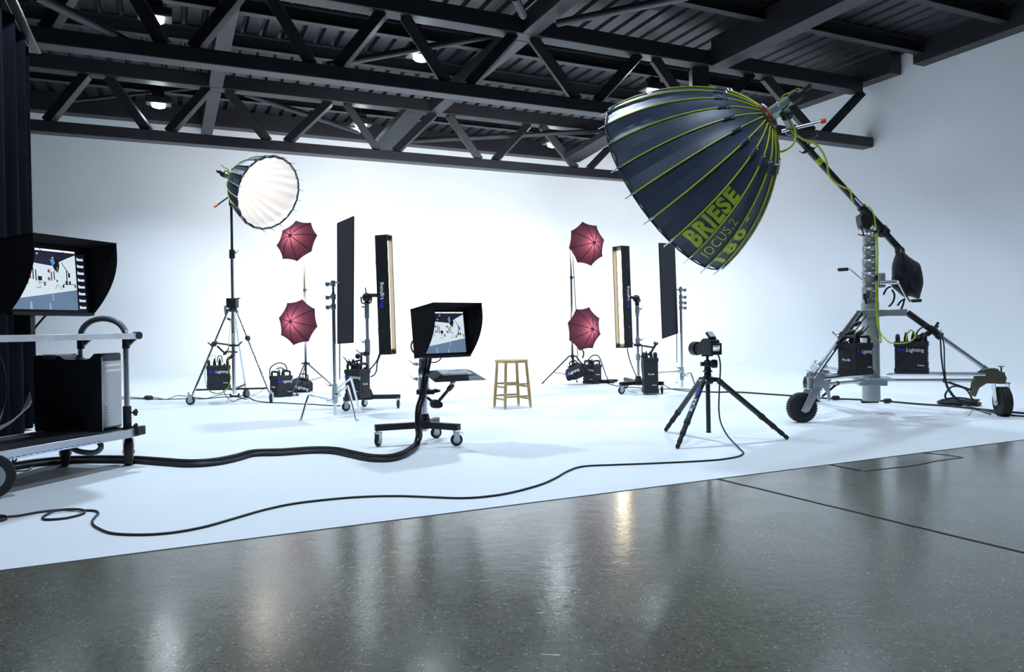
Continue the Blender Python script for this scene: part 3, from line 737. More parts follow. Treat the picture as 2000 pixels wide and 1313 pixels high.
cable('yellow cable falling down the mast to the right power pack', [W(1690, 402, 7.3), W(1701, 408, 7.3), W(1708, 425, 7.28), W(1710, 450, 7.27), W(1711, 500, 7.25), W(1711, 560, 7.25), W(1711, 610, 7.25), W(1717, 645, 7.22), W(1736, 668, 7.1), W(1757, 671, 7.05), W(1778, 667, 7.05), W(1788, 655, 7.08), W(1780, 645, 7.1), W(1772, 652, 7.12), W(1770, 666, 7.13)], .0065, yc)
cable('yellow cable beside it on the mast looping to the left power pack', [W(1710, 440, 7.26), W(1714, 480, 7.26), W(1714, 540, 7.25), W(1713, 600, 7.25), W(1717, 640, 7.22), W(1721, 667, 7.2), W(1714, 665, 7.12), W(1700, 650, 7.02), W(1684, 645, 6.95), W(1672, 650, 6.92), W(1668, 660, 6.94)], .0065, yc)
tp = MB().cyl(W(1710, 450, 7.27), W(1710, 456, 7.27), .017).cyl(W(1711, 538, 7.25), W(1711, 548, 7.25), .017)
solo('cable_tie', tp, 'black_plastic', 'black ties holding the yellow cables against the mast', 'cable tie')
# black leads at the right pack and on the floor
cable('two black leads dropping from the right clamp to the floor coil', [W(1790, 670, 7.1), W(1792, 648, 7.08), W(1810, 636, 7.05), W(1828, 642, 7.0), W(1836, 660, 6.95), W(1839, 700, 6.9), W(1846, 745, 6.9), W(1856, 768, 6.95), W(1872, 785, 7.0), W(1885, 792, 7.05), G(1900, 797, .01)], .007)
cable('black lead beside it curving down to the coil on the floor', [W(1818, 637, 7.06), W(1832, 645, 7.02), W(1843, 670, 6.97), W(1845, 720, 6.94), W(1850, 752, 6.94), W(1866, 776, 7.0), W(1884, 790, 7.02), G(1905, 800, .01), G(1935, 809, .01)], .006)
cable('black mains cable along the floor under the boom stand', fpts([(1350, 764), (1395, 766), (1440, 766), (1500, 770), (1545, 773), (1610, 778), (1660, 780), (1720, 783), (1790, 789), (1850, 793), (1900, 798), (1950, 803), (2010, 808), (2060, 812)], .010), .010)
cable('second black mains cable leaving the coil towards the right edge', fpts([(1895, 796), (1920, 801), (1950, 808), (1985, 812), (2040, 816)], .008), .008)
ck = MB(); cc = G(1872, 790, .012)
for i in range(5):
    ck.tube([cc + V((.20 * cos(a) * (1 - .05 * i) + .03 * sin(i * 2), .13 * sin(a) * (1 + .05 * i), .012 * i + .006 * sin(3 * a + i))) for a in [2 * pi * k / 14 + i for k in range(15)]], .010, 8, 3)
ck.tube([cc + V((-.10, 0, .02)), cc + V((-.14, 0, .10)), cc + V((-.06, 0, .19)), cc + V((.08, 0, .16)), cc + V((.16, 0, .03))], .010, 8, 5)
solo('cable_coil', ck, 'cable', 'untidy coil of black cable on the floor near the right wheel', 'cable coil')
for px, py, l in ((1632, 777, 'round black cable plug on the floor left of the mast foot'), (1700, 782, 'flat black adapter on the floor at the mast foot'), (1733, 783, 'black cable plug on the floor right of the mast foot')):
    a = MB(); p = G(px, py, .028)
    if px == 1700: a.box(p - V((0, 0, .008)), (.16, .06, .04)).cyl(p + V((-.10, 0, -.008)), p + V((-.06, 0, -.008)), .02)
    else:
        a.lathe([(-.05, .012), (-.03, .026), (.03, .026), (.05, .012)], p, (1, .2, 0), 14)
    solo('cable_plug', a, 'black_plastic', l, 'plug', 'plugs on the mains cable', bevel=.003)

# ------------------------------------------------------------------ left reflector on its wheeled stand
CL = W(525, 377.5, 9.45)
PL = Para(CL, (0.907, 0.42), -1, RAD(41), 0.478, 0.66)
parabolic(PL, 'smaller parabolic reflector glowing white inside, high on the left stand', None, 0, False)
HL = head_at(PL, 0.62, 'black flash head behind the smaller lit reflector')
HL.part('flash_tube', MB().lathe([(0.05, .03), (0.07, .045), (0.34, .045), (0.37, .02)], PL.hub, PL.n, 18), 'flash_glow', label='glowing flash tube inside the reflector')
lamp('focus_flash', 'POINT', PL.hub + PL.n * 0.46, 2.1, WARM, None, 0.05)
DL = 9.65
S0 = G(458, 778); S0 = W(458, 778, DL); S0.z = 0
Ls = Thing('wheeled_stand', 'tall wheeled tripod stand carrying the smaller lit reflector', 'light stand', S0)
sz = lambda y: W(458, y, DL).z
def su(y, dx=0, dy=0): return V((S0.x + dx, S0.y + dy, sz(y)))
Ls.part('column', MB().cyl(su(770), su(606), .026, n=18).cyl(su(764), su(758), .04, n=16), 'chrome')
Ls.part('riser', MB().cyl(su(606), su(498), .021, n=16), 'chrome')
Ls.part('riser', MB().cyl(su(500), su(398), .016, n=16), 'black_metal')
k = MB().cyl(su(505), su(488), .036, n=16); clamp(k, su(494, .03, -.02), .018, V((1, 0, 0))); Ls.part('collar', k, 'black_metal')
Ls.part('winch_box', MB().box(su(592, -.005), (.125, .12, .125)).cyl(su(604), su(600), .05, n=16).box(su(583, .07), (.06, .02, .015)), 'black_metal', bevel=.012)
Ls.part('top_collar', MB().lathe([(-.02, .055), (.02, .065)], su(606), (0, 0, 1), 18), 'black_metal')
Ls.part('winch_crank', MB().prism([su(597, -.085, -.03), su(596, -.105, -.03), su(606, -.11, -.03), su(618, -.095, -.03), su(618, -.08, -.03), su(606, -.075, -.03)], (0, .03, 0)), 'grey_paint', bevel=.006)
Ls.part('crank_grip', MB().cyl(W(444, 622, DL - .1), W(450, 625, DL - .1), .014), 'black_plastic')
FL_, FR_, FB_ = G(372, 791), G(530, 787), G(481, 777)
for i, (F, dx, yw) in enumerate(((FL_, -.055, RAD(10)), (FR_, .055, RAD(95)), (FB_, .02, RAD(60)))):
    kn = F + V((0, 0, .13)) + (V((S0.x, S0.y, 0)) - F).normalized() * .03
    tp = V((S0.x, S0.y, sz(606))) + (F - V((S0.x, S0.y, 0))).normalized() * .06
    lg = Ls.part('leg', MB().cyl(tp, kn, .0135, n=12).cyl(tp + V((0, 0, .01)), tp + (kn - tp) * .04, .02, n=12), 'chrome')
    dn = (kn - tp); q = tp + dn * ((tp.z - sz(757)) / (tp.z - kn.z))
    Ls.part('spreader', MB().bar(q, V((S0.x, S0.y, sz(760))), .022, .022), 'black_metal', lg)
    if i < 2:
        q2 = tp + dn * ((tp.z - sz(671 if i == 0 else 661)) / (tp.z - kn.z)); k = MB(); clamp(k, q2, .036, V((.4 if i else -.4, -.6, -.3)))
        Ls.part('leg_clamp', k, 'black_metal', lg)
    caster(Ls, F, .055, yw, .03, parent=lg, brake=True)
q2 = su(675)
Ls.part('centre_ring', MB().lathe([(-.012, .035), (-.012, .07), (.012, .07), (.012, .035)], q2, (0, 0, 1), 20).cyl(W(420, 670, DL - .35), q2, .011, n=8).cyl(q2 + V((.06, 0, 0)), W(472, 668, DL - .1), .01, n=8), 'black_metal')
Ls.part('column_label', MB().box(su(662, 0, -.024), (.034, .006, .14)), 'bright_strip', label='pale label on the column')
ka = MB().cyl(W(424, 676, DL - .3), W(440, 691, DL - .25), .012, n=8)
for p_ in (W(447, 700, DL - .2), W(453, 697, DL - .2), W(440, 690, DL - .25)): clamp(ka, p_, .022, V((.7, -.3, .5)))
ka.bar(W(441, 687, DL - .22), W(463, 688, DL - .1), .03, .02)
Ls.part('support_arm', ka, 'black_metal')
yk = MB().cyl(su(402), su(382), .03, n=14).bar(su(398), su(360, .0), .03, .045).bar(su(362), PL.hub - PL.n * .12, .03, .04).sphere(su(385), .045, 10)
Ls.part('yoke', yk, 'black_metal', bevel=.004)
Ls.part('tilt_grip', MB().bar(W(451, 382, 9.5), W(455, 368, 9.5), .03, .03), 'orange_plastic')
Ls.part('tilt_handle', MB().cyl(W(450, 382, 9.48), W(424, 401, 9.35), .010, n=10), 'boom_tube')
Ls.part('handle_cap', MB().cyl(W(425, 400, 9.35), W(418, 404.5, 9.33), .018, n=10), 'orange_plastic', label='orange end cap')
k = MB().tube([W(433, 322, 9.4), W(440, 327, 9.4), W(447, 335, 9.42), W(443, 340, 9.42), W(438, 333, 9.4)], .009, 6, 4)
cable('short yellow lead at the end of the smaller flash head', [W(433, 322, 9.3), W(437, 327, 9.28), W(444, 330, 9.28), W(447, 336, 9.3), W(441, 340, 9.3), W(439, 333, 9.28)], .007, 'yellow_cord')
cable('thin yellow cable from the smaller flash head down the left stand', [W(446, 344, 9.4), W(450, 360, 9.4), W(450, 375, 9.42), W(453, 420, 9.70), W(455, 520, 9.70), W(453, 604, 9.72), W(451, 625, 9.6), W(447, 670, 9.42), W(447, 720, 9.38), W(450, 735, 9.38), W(446, 755, 9.38), W(428, 768, 9.38), W(408, 762, 9.38), W(400, 738, 9.36), W(404, 705, 9.36), W(415, 694, 9.4), W(421, 698, 9.42), W(420, 704, 9.44)], .0035, 'yellow_cord')
P = W(427, 754, 9.42)
P.z = sz(757) + .012
pk, A = power_pack(P, face(P, 3), 'black power pack resting in the left wheeled stand below the smaller reflector', h=.29, wd=.28)
cable('black looped lead on top of the pack in the left stand', [W(424, 708, 9.4), W(426, 697, 9.38), W(432, 696, 9.38), W(435, 708, 9.4)], .006)

# ------------------------------------------------------------------ umbrellas on two stands
def umbrella(apex_px, ctr_px, d, R, h, label, rot):
    """open shoot-into umbrella; its convex side and tip towards the camera, its mouth to the back wall"""
    v = ray(*ctr_px).normalized(); r = (CR - v * CR.dot(v)).normalized(); u = r.cross(v)
    c = W(*ctr_px, d); px = d / FPX
    a, b = (apex_px[0] - ctr_px[0]) * px, -(apex_px[1] - ctr_px[1]) * px
    s = min(0.66, sqrt(a * a + b * b) / h); nl = sqrt(a * a + b * b)
    n = ((r * a + u * b) / nl * s - v * sqrt(1 - s * s)).normalized()        # towards the tip
    x = n.cross(u).normalized(); y = n.cross(x); ap = c + n * h
    T = Thing('umbrella', label, 'umbrella', ap, 'maroon photo umbrellas')
    def at(t, phi, dr=0):
        k = phi / (pi / 4); fr = k - math.floor(k); dl = (fr - .5) * pi / 4
        rad = t * R * (cos(pi / 8) / cos(dl)) * (1 - .045 * t * t * (1 - (abs(fr - .5) * 2) ** 2))
        return ap - n * (h * t ** 1.8 - dr) + (x * cos(phi + rot) + y * sin(phi + rot)) * rad
    rows = [[at(t / 12, 2 * pi * i / 64) for i in range(64)] for t in range(0, 13)]
    rows[0] = [at(.01, 2 * pi * i / 64) for i in range(64)]
    T.part('canopy', MB().grid(rows, closed=True), 'umbrella_cloth', fix=False, sharp=25)
    for k in range(8):
        T.part('rib', MB().tube([at(max(t / 8, .03), k * pi / 4 + 1e-4, .004) for t in range(9)], .0055, 5, 1), 'bag_cloth')
    T.part('tip', MB().lathe([(-.02, .022), (.01, .018), (.03, .010), (.055, .006)], ap, n, 12), 'black_plastic')
    T.part('shaft', MB().cyl(ap, ap - n * .62, .005, n=8), 'chrome')
    return T, ap, n, c
def strobe(P, n, label, flash=True, power=260, side=1):
    """flash head whose lamp faces along n (into the umbrella)"""
    T = Thing('flash_head', label, 'flash head', P - V((0, 0, .06)))
    T.part('housing', MB().lathe([(-.19, .040), (-.18, .048), (-.04, .048), (-.03, .058), (.0, .058)], P, n, 18), 'black_plastic')
    T.part('flash_tube', MB().lathe([(.0, .030), (.03, .028), (.04, .015)], P, n, 14), 'flash_glow')
    x, y, z = frame(n)
    T.part('mount', MB().bar(P - n * .11, P - n * .11 + V((0, 0, -.085)), .05, .03).cyl(P - n * .11 + V((0, 0, -.06)) - x * .07, P - n * .11 + V((0, 0, -.06)) + x * .07, .016), 'black_metal')
    return T
def light_stand(base, top_z, feet, hub_z, knee, label, taps, extra=None):
    T = Thing('light_stand', label, 'light stand', base, 'slim umbrella stands')
    at = lambda z: V((base.x, base.y, z))
    lo = .10
    T.part('pole', MB().cyl(at(lo), at(hub_z + (top_z - hub_z) * .35), .016, n=14), 'boom_tube')
    T.part('pole', MB().cyl(at(hub_z + (top_z - hub_z) * .35), at(hub_z + (top_z - hub_z) * .7), .0150, n=14), 'brass')
    T.part('pole', MB().cyl(at(hub_z + (top_z - hub_z) * .7), at(top_z), .0130, n=14), 'brass')
    k = MB()
    for q in (.35, .7):
        z = hub_z + (top_z - hub_z) * q; m_ = MB().cyl(at(z - .03), at(z + .02), .021, n=14); clamp(m_, at(z) + V((.025, 0, 0)), .013); T.part('collar', m_, 'black_metal')
    T.part('spider', MB().cyl(at(hub_z - .025), at(hub_z + .025), .028, n=14).box(at(hub_z), (.13, .03, .02)).box(at(hub_z), (.03, .13, .02)), 'black_metal')
    for f in feet:
        dr = (f - at(0)); dr.z = 0; dn = dr.normalized(); tp = at(hub_z) + dn * .055
        l = T.part('leg', MB().bar(tp, f + V((0, 0, .008)), .013, .020), 'black_metal')
        T.part('brace', MB().bar(tp.lerp(f, .58), at(max(lo + .02, .14)), .010, .012), 'black_metal', l)
        T.part('foot', MB().cyl(f + V((0, 0, .0)), f + V((0, 0, .03)) - dn * .015, .012, n=10), 'rubber', l)
    return T
def sandbag(P, yaw, tilt, label, size=.26):
    """saddle bag: two filled pouches, slung over a leg by its strap"""
    T = Thing('sandbag', label, 'sandbag', P)
    A = M.Translation(P) @ rotz(yaw) @ M.Rotation(tilt, 4, 'Y')
    for s, nm in ((-1, 'pouch'), (1, 'pouch')):
        rr = []
        for k, (z, wd, th) in enumerate(((0, .42, .16), (-.12, .46, .42), (-.35, .50, .62), (-.58, .52, .5), (-.68, .52, .10))):
            rr.append([V((size * wd * cx_, s * size * (.10 + .20 * min(1, k * .6)) + size * th * .5 * cy_, size * z)) for cx_, cy_ in ((-1, -.5), (-.6, -.9), (0, -1), (.6, -.9), (1, -.5), (1, .5), (.6, .9), (0, 1), (-.6, .9), (-1, .5))])
        g = MB().grid(rr, closed=True); g.f += [tuple(range(9, -1, -1)), tuple(40 + i for i in range(10))]; g.m += [0, 0]
        T.part(nm, g.xf(A), 'bag_cloth', sub=1, sharp=60)
    T.part('strap', MB().box((0, 0, size * .02), (size * .5, size * .5, size * .05)).tube([(-size * .2, 0, .01), (-size * .15, 0, size * .22), (size * .15, 0, size * .22), (size * .2, 0, .01)], .010, 6, 4).xf(A), 'bag_cloth')
    T.part('logo', onfront(logo(size * .20), 0, -size * .622, -size * .42).xf(A), ['blue_print', 'white_print'], fix=False)
    return T
# left pair
UL1 = umbrella((567, 460), (580, 470.5), 10.75, .332, .18, 'maroon umbrella, upper one on the left stand', .26)
UL2 = umbrella((568, 628), (582, 629.5), 10.75, .340, .18, 'maroon umbrella, lower one on the left stand', .60)
bL = W(598, 765, 11.15); bL.z = 0
zt_ = W(596, 505, 11.15).z
fl_ = [G(569, 773), G(649, 754), G(588, 752)]
light_stand(bL, zt_, fl_, W(598, 710, 11.15).z, 0, 'slim black light stand holding the two umbrellas left of the stool', None)
for U, nm, y in ((UL1, 'upper', 505), (UL2, 'lower', 640)):
    _, ap, n, c = U
    Ph = c - n * .05; 
    strobe(Ph, n, 'flash head hidden inside the %s left umbrella' % nm)
    lamp('umbrella_flash', 'POINT', ap - n * .075, 19, DAY, None, 0.06)
    lamp('umbrella_bounce', 'SPOT', c - n * .02, 1250, DAY, RM(7.0, YB, 1.2), 0.12, cone=116, blend=1.0)
P = W(598, 764, 11.0); P.z = .36
sandbag(bL + V((-.01, -.10, .19)), RAD(4), RAD(14), 'black sandbag hanging low on the left umbrella stand', .31)
P = G(545, 776); P = P + V((0.0, .1, 0)); P.z = 0
pk, A = power_pack(P, face(P, 36) , 'black power pack on the floor beside the left umbrella stand', wd=.25, h=.29)
cable('black leads looped over the pack beside the left umbrella stand', [P + q for q in (V((-.13, -.06, .25)), V((-.12, -.08, .40)), V((-.02, -.04, .47)), V((.06, 0, .44)), V((.07, .03, .36)), V((.0, 0, .40)), V((-.06, -.02, .38)))], .008)
cable('black cable coiled between the floor pack and the left umbrella stand', fpts([(565, 756), (572, 770), (582, 771), (581, 764), (572, 752)], .008)[:1] + [G(566, 768, .01) + V((0, 0, .12)), G(572, 772, .01) + V((.03, 0, .10)), G(580, 773, .01), G(583, 770, .01), G(575, 772, .01), G(566, 774, .01)], .008)
# right pair
UR1 = umbrella((1160, 474), (1146, 476.5), 11.5, .348, .19, 'maroon umbrella, upper one on the right stand', .18)
UR2 = umbrella((1157, 643), (1141, 642.5), 11.5, .350, .19, 'maroon umbrella, lower one on the right stand', .52)
bR = W(1119, 750, 11.65); bR.z = 0
fr_ = [G(1059, 750), G(1168, 751), G(1127, 747.5)]
light_stand(bR, W(1114, 476, 11.65).z, fr_, W(1117, 696, 11.65).z, 0, 'slim black light stand holding the two umbrellas right of the stool', None)
for U, nm in ((UR1, 'upper'), (UR2, 'lower')):
    _, ap, n, c = U
    Ph = c - n * .05
    strobe(Ph, n, 'flash head hidden inside the %s right umbrella' % nm)
    lamp('umbrella_flash', 'POINT', ap - n * .075, 19, DAY, None, 0.06)
    lamp('umbrella_bounce', 'SPOT', c - n * .02, 1250, DAY, RM(7.0, YB, 1.2), 0.12, cone=116, blend=1.0)
sandbag(bR + V((.01, -.10, .30)), RAD(-30), RAD(-24), 'black sandbag hanging low on the right umbrella stand', .31)
P = G(1157, 749); P.z = 0
pk, A = power_pack(P, face(P, -42), 'black power pack on the floor beside the right umbrella stand', wd=.24, h=.30)
cable('black lead from the upper right umbrella straight down to the floor pack', [W(1119, 500, 11.6), W(1122, 560, 11.6), W(1126, 620, 11.65), W(1128, 690, 11.65), W(1129, 720, 11.65), W(1140, 742, 11.6), W(1150, 745, 11.5)], .006)
cable('black leads curving over the pack beside the right umbrella stand', [P + q for q in (V((-.10, -.06, .33)), V((.0, -.05, .44)), V((.10, -.02, .43)), V((.16, 0, .30)), V((.22, 0, .12)), V((.27, -.02, .01)))], .009)
hp = MB()
for i in range(4): hp.tube([P + V((.12 + .16 * k / 4 + .05 * sin(k * 2 + i), -.03 + .05 * cos(k * 1.5 + i * 2), .014 + .012 * i)) for k in range(7)], .012, 6, 4)
solo('cable_coil', hp, 'cable', 'heap of black cable on the floor by the right umbrella pack', 'cable coil')
cable('thin black cable across the floor from the right pack to the right strip light', fpts([(1185, 748), (1200, 753), (1218, 756), (1240, 757), (1275, 760), (1330, 760), (1380, 765)], .006), .006)
cable('black cable lying behind the right C stand towards the tripod', fpts([(1297, 752), (1312, 760), (1340, 764), (1372, 766), (1410, 767)], .006), .006)
cable('black strap hanging from the lower right umbrella', [W(1137, 683, 11.45), W(1140, 690, 11.45), W(1138, 700, 11.45)], .011, 'bag_cloth', name='strap')

# ------------------------------------------------------------------ C stands with black flags
def c_stand(base, poles, legs, heads, label, top_z):
    """poles: (z0, z1, r); legs: list of (foot, knee height, reach); heads: z of the grip heads"""
    T = Thing('c_stand', label, 'C stand', base, 'chrome C stands')
    at = lambda z: V((base.x, base.y, z))
    for z0, z1, r in poles: T.part('pole', MB().cyl(at(z0), at(z1), r, n=18), 'chrome')
    for (f, kz, kr, hub) in legs:
        dr = V((f.x - base.x, f.y - base.y, 0)); L = dr.length; dn = dr.normalized()
        pts = [at(hub) + dn * .02, at(hub) + dn * (L * kr * .5) + V((0, 0, (kz - hub) * .5)), at(kz) + dn * (L * kr * .93), at(kz - .015) + dn * (L * (kr + .04)), f + V((0, 0, .02)) - dn * .012, f + V((0, 0, .01))]
        l = T.part('leg', MB().tube(pts, .0125, 12, 3).cyl(at(hub) + dn * .01, at(hub) + dn * .09, .020, n=12), 'chrome')
        T.part('foot', MB().cyl(f, f + V((0, 0, .02)), .014, n=10), 'zinc', l)
        T.part('leg_collar', MB().cyl(at(hub - .03), at(hub + .03), .030, n=16), 'zinc', l)
    k = MB(); z = max(l[3] for l in legs) + .045; k.cyl(at(z - .015), at(z + .015), .027, n=14); clamp(k, at(z) + V((-.04, -.01, 0)), .018, V((-1, 0, 0))); T.part('leg_lock', k, 'zinc')
    for z, sd in heads:
        k = MB().cyl(at(z - .03), at(z + .03), .024, n=14); clamp(k, at(z) + V((sd * .03, -.01, .0)), .016, V((sd, 0, -.1)))
        k.cyl(at(z) + V((sd * .05, -.05, -.01)), at(z) + V((sd * .05, .03, -.01)), .022, n=10)
        T.part('grip_head', k, 'zinc')
    return T
def flag(c0, c1, c2, c3, label, grip, rod):
    """c0..c3 corners round the panel"""
    T = Thing('flag', label, 'flag', (c2 + c3) / 2, 'black flags on C stands')
    nn = (c1 - c0).cross(c3 - c0).normalized()
    T.part('cloth', MB().prism([p - nn * .006 for p in (c0, c1, c2, c3)], nn * .012), 'flag_cloth', bevel=.003)
    fr = MB()
    for a, b in ((c0, c1), (c1, c2), (c2, c3), (c3, c0)): fr.cyl(a, b, .008, n=8)
    T.part('frame', fr, 'flag_cloth')
    T.part('mounting_pin', MB().cyl(*grip, .009, n=10), 'zinc')
    if rod: T.part('grip_arm', MB().cyl(*rod, .0075, n=10), 'chrome')
    return T
bs = W(655, 812, 7.65); bs.z = 0
zz = lambda y: W(655, y, 7.65).z
c_stand(bs, [(zz(812) + .005, zz(597), .0175), (zz(597), zz(570), .015), (zz(570), zz(548), .0125)],
        [(G(587, 822), .245, .74, .185), (G(697, 823), .33, .60, .24), (G(704, 807), .38, .62, .295)],
        [(zz(599), -1), (zz(580), -1), (zz(554), -1)], 'chrome C stand at left centre with crooked legs', 0)
fd0, fd1 = 7.66, 7.26
q = lambda x, y, d: W(x, y, d)
flag(q(659.5, 437, fd0), q(690.5, 423.5, fd1), q(689.5, 668.5, fd1), q(660, 670.5, fd0), 'tall narrow black flag panel on the left C stand',
     (V((bs.x, bs.y, zz(552))), q(662, 552, 7.62)), (V((bs.x, bs.y - .02, zz(557))), V((bs.x + .02, bs.y - .01, zz(556)))))
solo('grip_arm', MB().cyl(q(663.5, 560, 7.72), q(663.5, 742, 7.72), .008, n=10), 'chrome', 'grey rod hanging down behind the left flag beside the C stand', 'rod')
bs2 = W(1332.5, 759, 10.4); bs2.z = 0
zz2 = lambda y: W(1330, y, 10.4).z
c_stand(bs2, [(.03, zz2(603), .0175), (zz2(603), zz2(583), .015), (zz2(583), zz2(560), .0125)],
        [(G(1263, 769), .26, .72, .255), (G(1361, 762), .23, .60, .20), (G(1322, 748), .20, .6, .16)],
        [(zz2(601), 1), (zz2(591), 1), (zz2(580), 1), (zz2(566), 1)], 'chrome C stand at right holding a black flag', 0)
gd0, gd1 = 10.0, 10.45
flag(q(1287, 475.5, gd0), q(1317, 477, gd1), q(1323.5, 650.5, gd1), q(1294, 661, gd0), 'tall narrow black flag panel on the right C stand',
     (V((bs2.x, bs2.y, zz2(566))), q(1320, 566, 10.44)), (V((bs2.x - .02, bs2.y - .02, zz2(570))), V((bs2.x, bs2.y, zz2(570)))))
solo('grip_arm', MB().cyl(q(1321, 570, 10.5), q(1322, 709, 10.5), .008, n=10), 'chrome', 'grey rod hanging down behind the right flag beside the C stand', 'rod')

# ------------------------------------------------------------------ strip lights on wheeled bases
def wheeled_base(T, base, ends, zbar, rc, yaws, secw=.045, sech=.05, mat_='black_metal'):
    hub = V((base.x, base.y, zbar))
    T.part('base_hub', MB().lathe([(-.03, .055), (.03, .055), (.05, .045), (.09, .034)], hub, (0, 0, 1), 18).box(hub + V((0, -.05, .01)), (.10, .03, .05)), mat_, bevel=.004)
    for F, yw in zip(ends, yaws):
        e = V((F.x, F.y, zbar)); dn = (e - hub).normalized()
        l = T.part('base_leg', MB().bar(hub + dn * .03, e + dn * .025, secw, sech), mat_, bevel=.004)
        caster(T, F, rc, yw, .026, parent=l, top=zbar - .01, brake=True)
def strip_light(c_bot, c_top, yaw, wd, dp, label, T=None):
    """long fluorescent bank: front (-y) is the lit side"""
    L = (c_top - c_bot).length; up = (c_top - c_bot).normalized()
    T = Thing('strip_light', label, 'strip light', c_bot, 'tall strip light banks')
    A = M.Translation(c_bot) @ up.to_track_quat('Z', 'Y').to_matrix().to_4x4()
    x = V((cos(yaw), sin(yaw), 0)); x = (x - up * x.dot(up)).normalized(); y = up.cross(x)
    A = M(((x.x, y.x, up.x, c_bot.x), (x.y, y.y, up.y, c_bot.y), (x.z, y.z, up.z, c_bot.z), (0, 0, 0, 1)))
    b = MB()
    b.box((0, dp / 2 - .006, L / 2), (wd, .012, L)).box((-wd / 2 + .006, 0, L / 2), (.012, dp, L)).box((wd / 2 - .006, 0, L / 2), (.012, dp, L))
    b.box((0, 0, .006), (wd, dp, .012)).box((0, 0, L - .006), (wd, dp, .012))
    T.part('housing', b.xf(A), 'black_metal', bevel=.002)
    T.part('reflector', MB().box((0, dp / 2 - .02, L / 2), (wd - .03, .008, L - .03)).xf(A), 'warm_reflector', label='warm inner reflector')
    for s in (-1, 1):
        t = T.part('tube', MB().cyl((s * wd * .2, -dp * .12, .06), (s * wd * .2, -dp * .12, L - .06), .017, n=14).xf(A), 'tube_glow', label='glowing fluorescent tube')
        T.part('tube_socket', MB().cyl((s * wd * .2, -dp * .12, .012), (s * wd * .2, -dp * .12, .06), .020, n=12).cyl((s * wd * .2, -dp * .12, L - .06), (s * wd * .2, -dp * .12, L - .012), .020, n=12).xf(A), 'grey_paint', t)
    for s in (.2, .78):
        T.part('latch', MB().box((0, dp / 2 + .012, L * s), (wd * .4, .024, .07)).xf(A), 'black_plastic', bevel=.003)
    for sx in (-1, 1):
        k = MB()
        for s in (.2, .8): k.cyl((sx * wd / 2, dp * .1, L * s), (sx * (wd / 2 + .006), dp * .1, L * s), .010, n=10)
        T.part('bolt', MB().cyl((sx * wd / 2, dp * .1, L * .2), (sx * (wd / 2 + .006), dp * .1, L * .2), .009, n=10).xf(A), 'chrome')
        T.part('bolt', MB().cyl((sx * wd / 2, dp * .1, L * .8), (sx * (wd / 2 + .006), dp * .1, L * .8), .009, n=10).xf(A), 'chrome')
        lg = logo(.062)                                    # reads upwards along the narrow side
        lg.xf(A @ M.Translation((sx * (wd / 2 + .002), dp * .12, L * .5)) @ M.Rotation(sx * pi / 2, 4, 'Z') @ M.Rotation(pi / 2, 4, 'X') @ M.Rotation(pi / 2, 4, 'Z') @ M.Translation((0, -.02, 0)))
        T.part('logo', lg, ['blue_print', 'white_print'], fix=False)
    return T, A, L
# left bank: seen from behind, its lit side turned to the right and away
bl = W(720, 793, 8.5); bl.z = 0
zl = lambda y: W(720, y, 8.5).z
cb, ct = W(757.5, 692.5, 8.42), W(749, 460, 8.42)
S1, A1, L1 = strip_light(cb, ct, RAD(71), .125, .155, 'left strip light bank, black side to the camera, tubes glowing at its right edge')
TB = Thing('rolling_stand', 'chrome stand on a black wheeled base behind the left C stand', 'rolling stand', bl)
wheeled_base(TB, bl, [G(676, 803), G(778, 797.5), G(712, 795)], .135, .048, [RAD(30), RAD(95), RAD(60)])
TB.part('column', MB().cyl(V((bl.x, bl.y, .13)), V((bl.x, bl.y, zl(668))), .024, n=18), 'chrome')
TB.part('riser', MB().cyl(V((bl.x, bl.y, zl(668))), V((bl.x, bl.y, zl(592))), .0185, n=18), 'aluminium')
k = MB().cyl(V((bl.x, bl.y, zl(690))), V((bl.x, bl.y, zl(663))), .033, n=16); clamp(k, V((bl.x - .04, bl.y - .01, zl(668))), .016, V((-1, 0, .3))); TB.part('collar', k, 'zinc')
k = MB().cyl(V((bl.x, bl.y, zl(622))), V((bl.x, bl.y, zl(592))), .029, n=16); clamp(k, V((bl.x - .04, bl.y - .01, zl(600))), .014, V((-1, 0, .2))); TB.part('collar', k, 'zinc')
hd = MB().sphere(V((bl.x, bl.y, zl(581))), .055, 14).cyl(V((bl.x, bl.y, zl(592))), V((bl.x, bl.y, zl(575))), .03).cyl(V((bl.x, bl.y, zl(577))), W(738, 577, 8.45), .022).cyl(V((bl.x - .0, bl.y - .07, zl(581))), V((bl.x, bl.y + .06, zl(581))), .028).bar(V((bl.x, bl.y - .03, zl(574))), V((bl.x - .01, bl.y - .03, zl(562))), .010, .012)
hd.tube([V((bl.x - .06, bl.y - .03, zl(580))), V((bl.x - .045, bl.y - .04, zl(592))), V((bl.x + .045, bl.y - .04, zl(592))), V((bl.x + .06, bl.y - .03, zl(580)))], .009, 8, 4)
TB.part('tilt_head', hd, 'black_metal')
ar = MB(); cp = V((bl.x, bl.y, zl(691))); clamp(ar, cp + V((-.02, -.04, 0)), .03, V((-1, -.2, 0)))
ar.cyl(cp + V((-.04, -.04, 0)), W(706, 690, 8.25), .012).cyl(W(706, 690, 8.25), W(706, 712, 8.2), .012).sphere(W(699, 696, 8.2), .032, 10).cyl(W(706, 703, 8.2), W(690, 707, 8.15), .011)
for p_ in (W(686, 712, 8.12), W(693, 714, 8.12), W(683, 709, 8.12)): clamp(ar, p_, .024, V((-.8, -.2, .4)))
TB.part('support_arm', ar, 'black_metal')
P = W(699, 782, 8.15); P.z = .165
pk, A = power_pack(P, face(P, -38), 'black power pack on the wheeled base of the left strip light', wd=.21, dp=.20, h=.31)
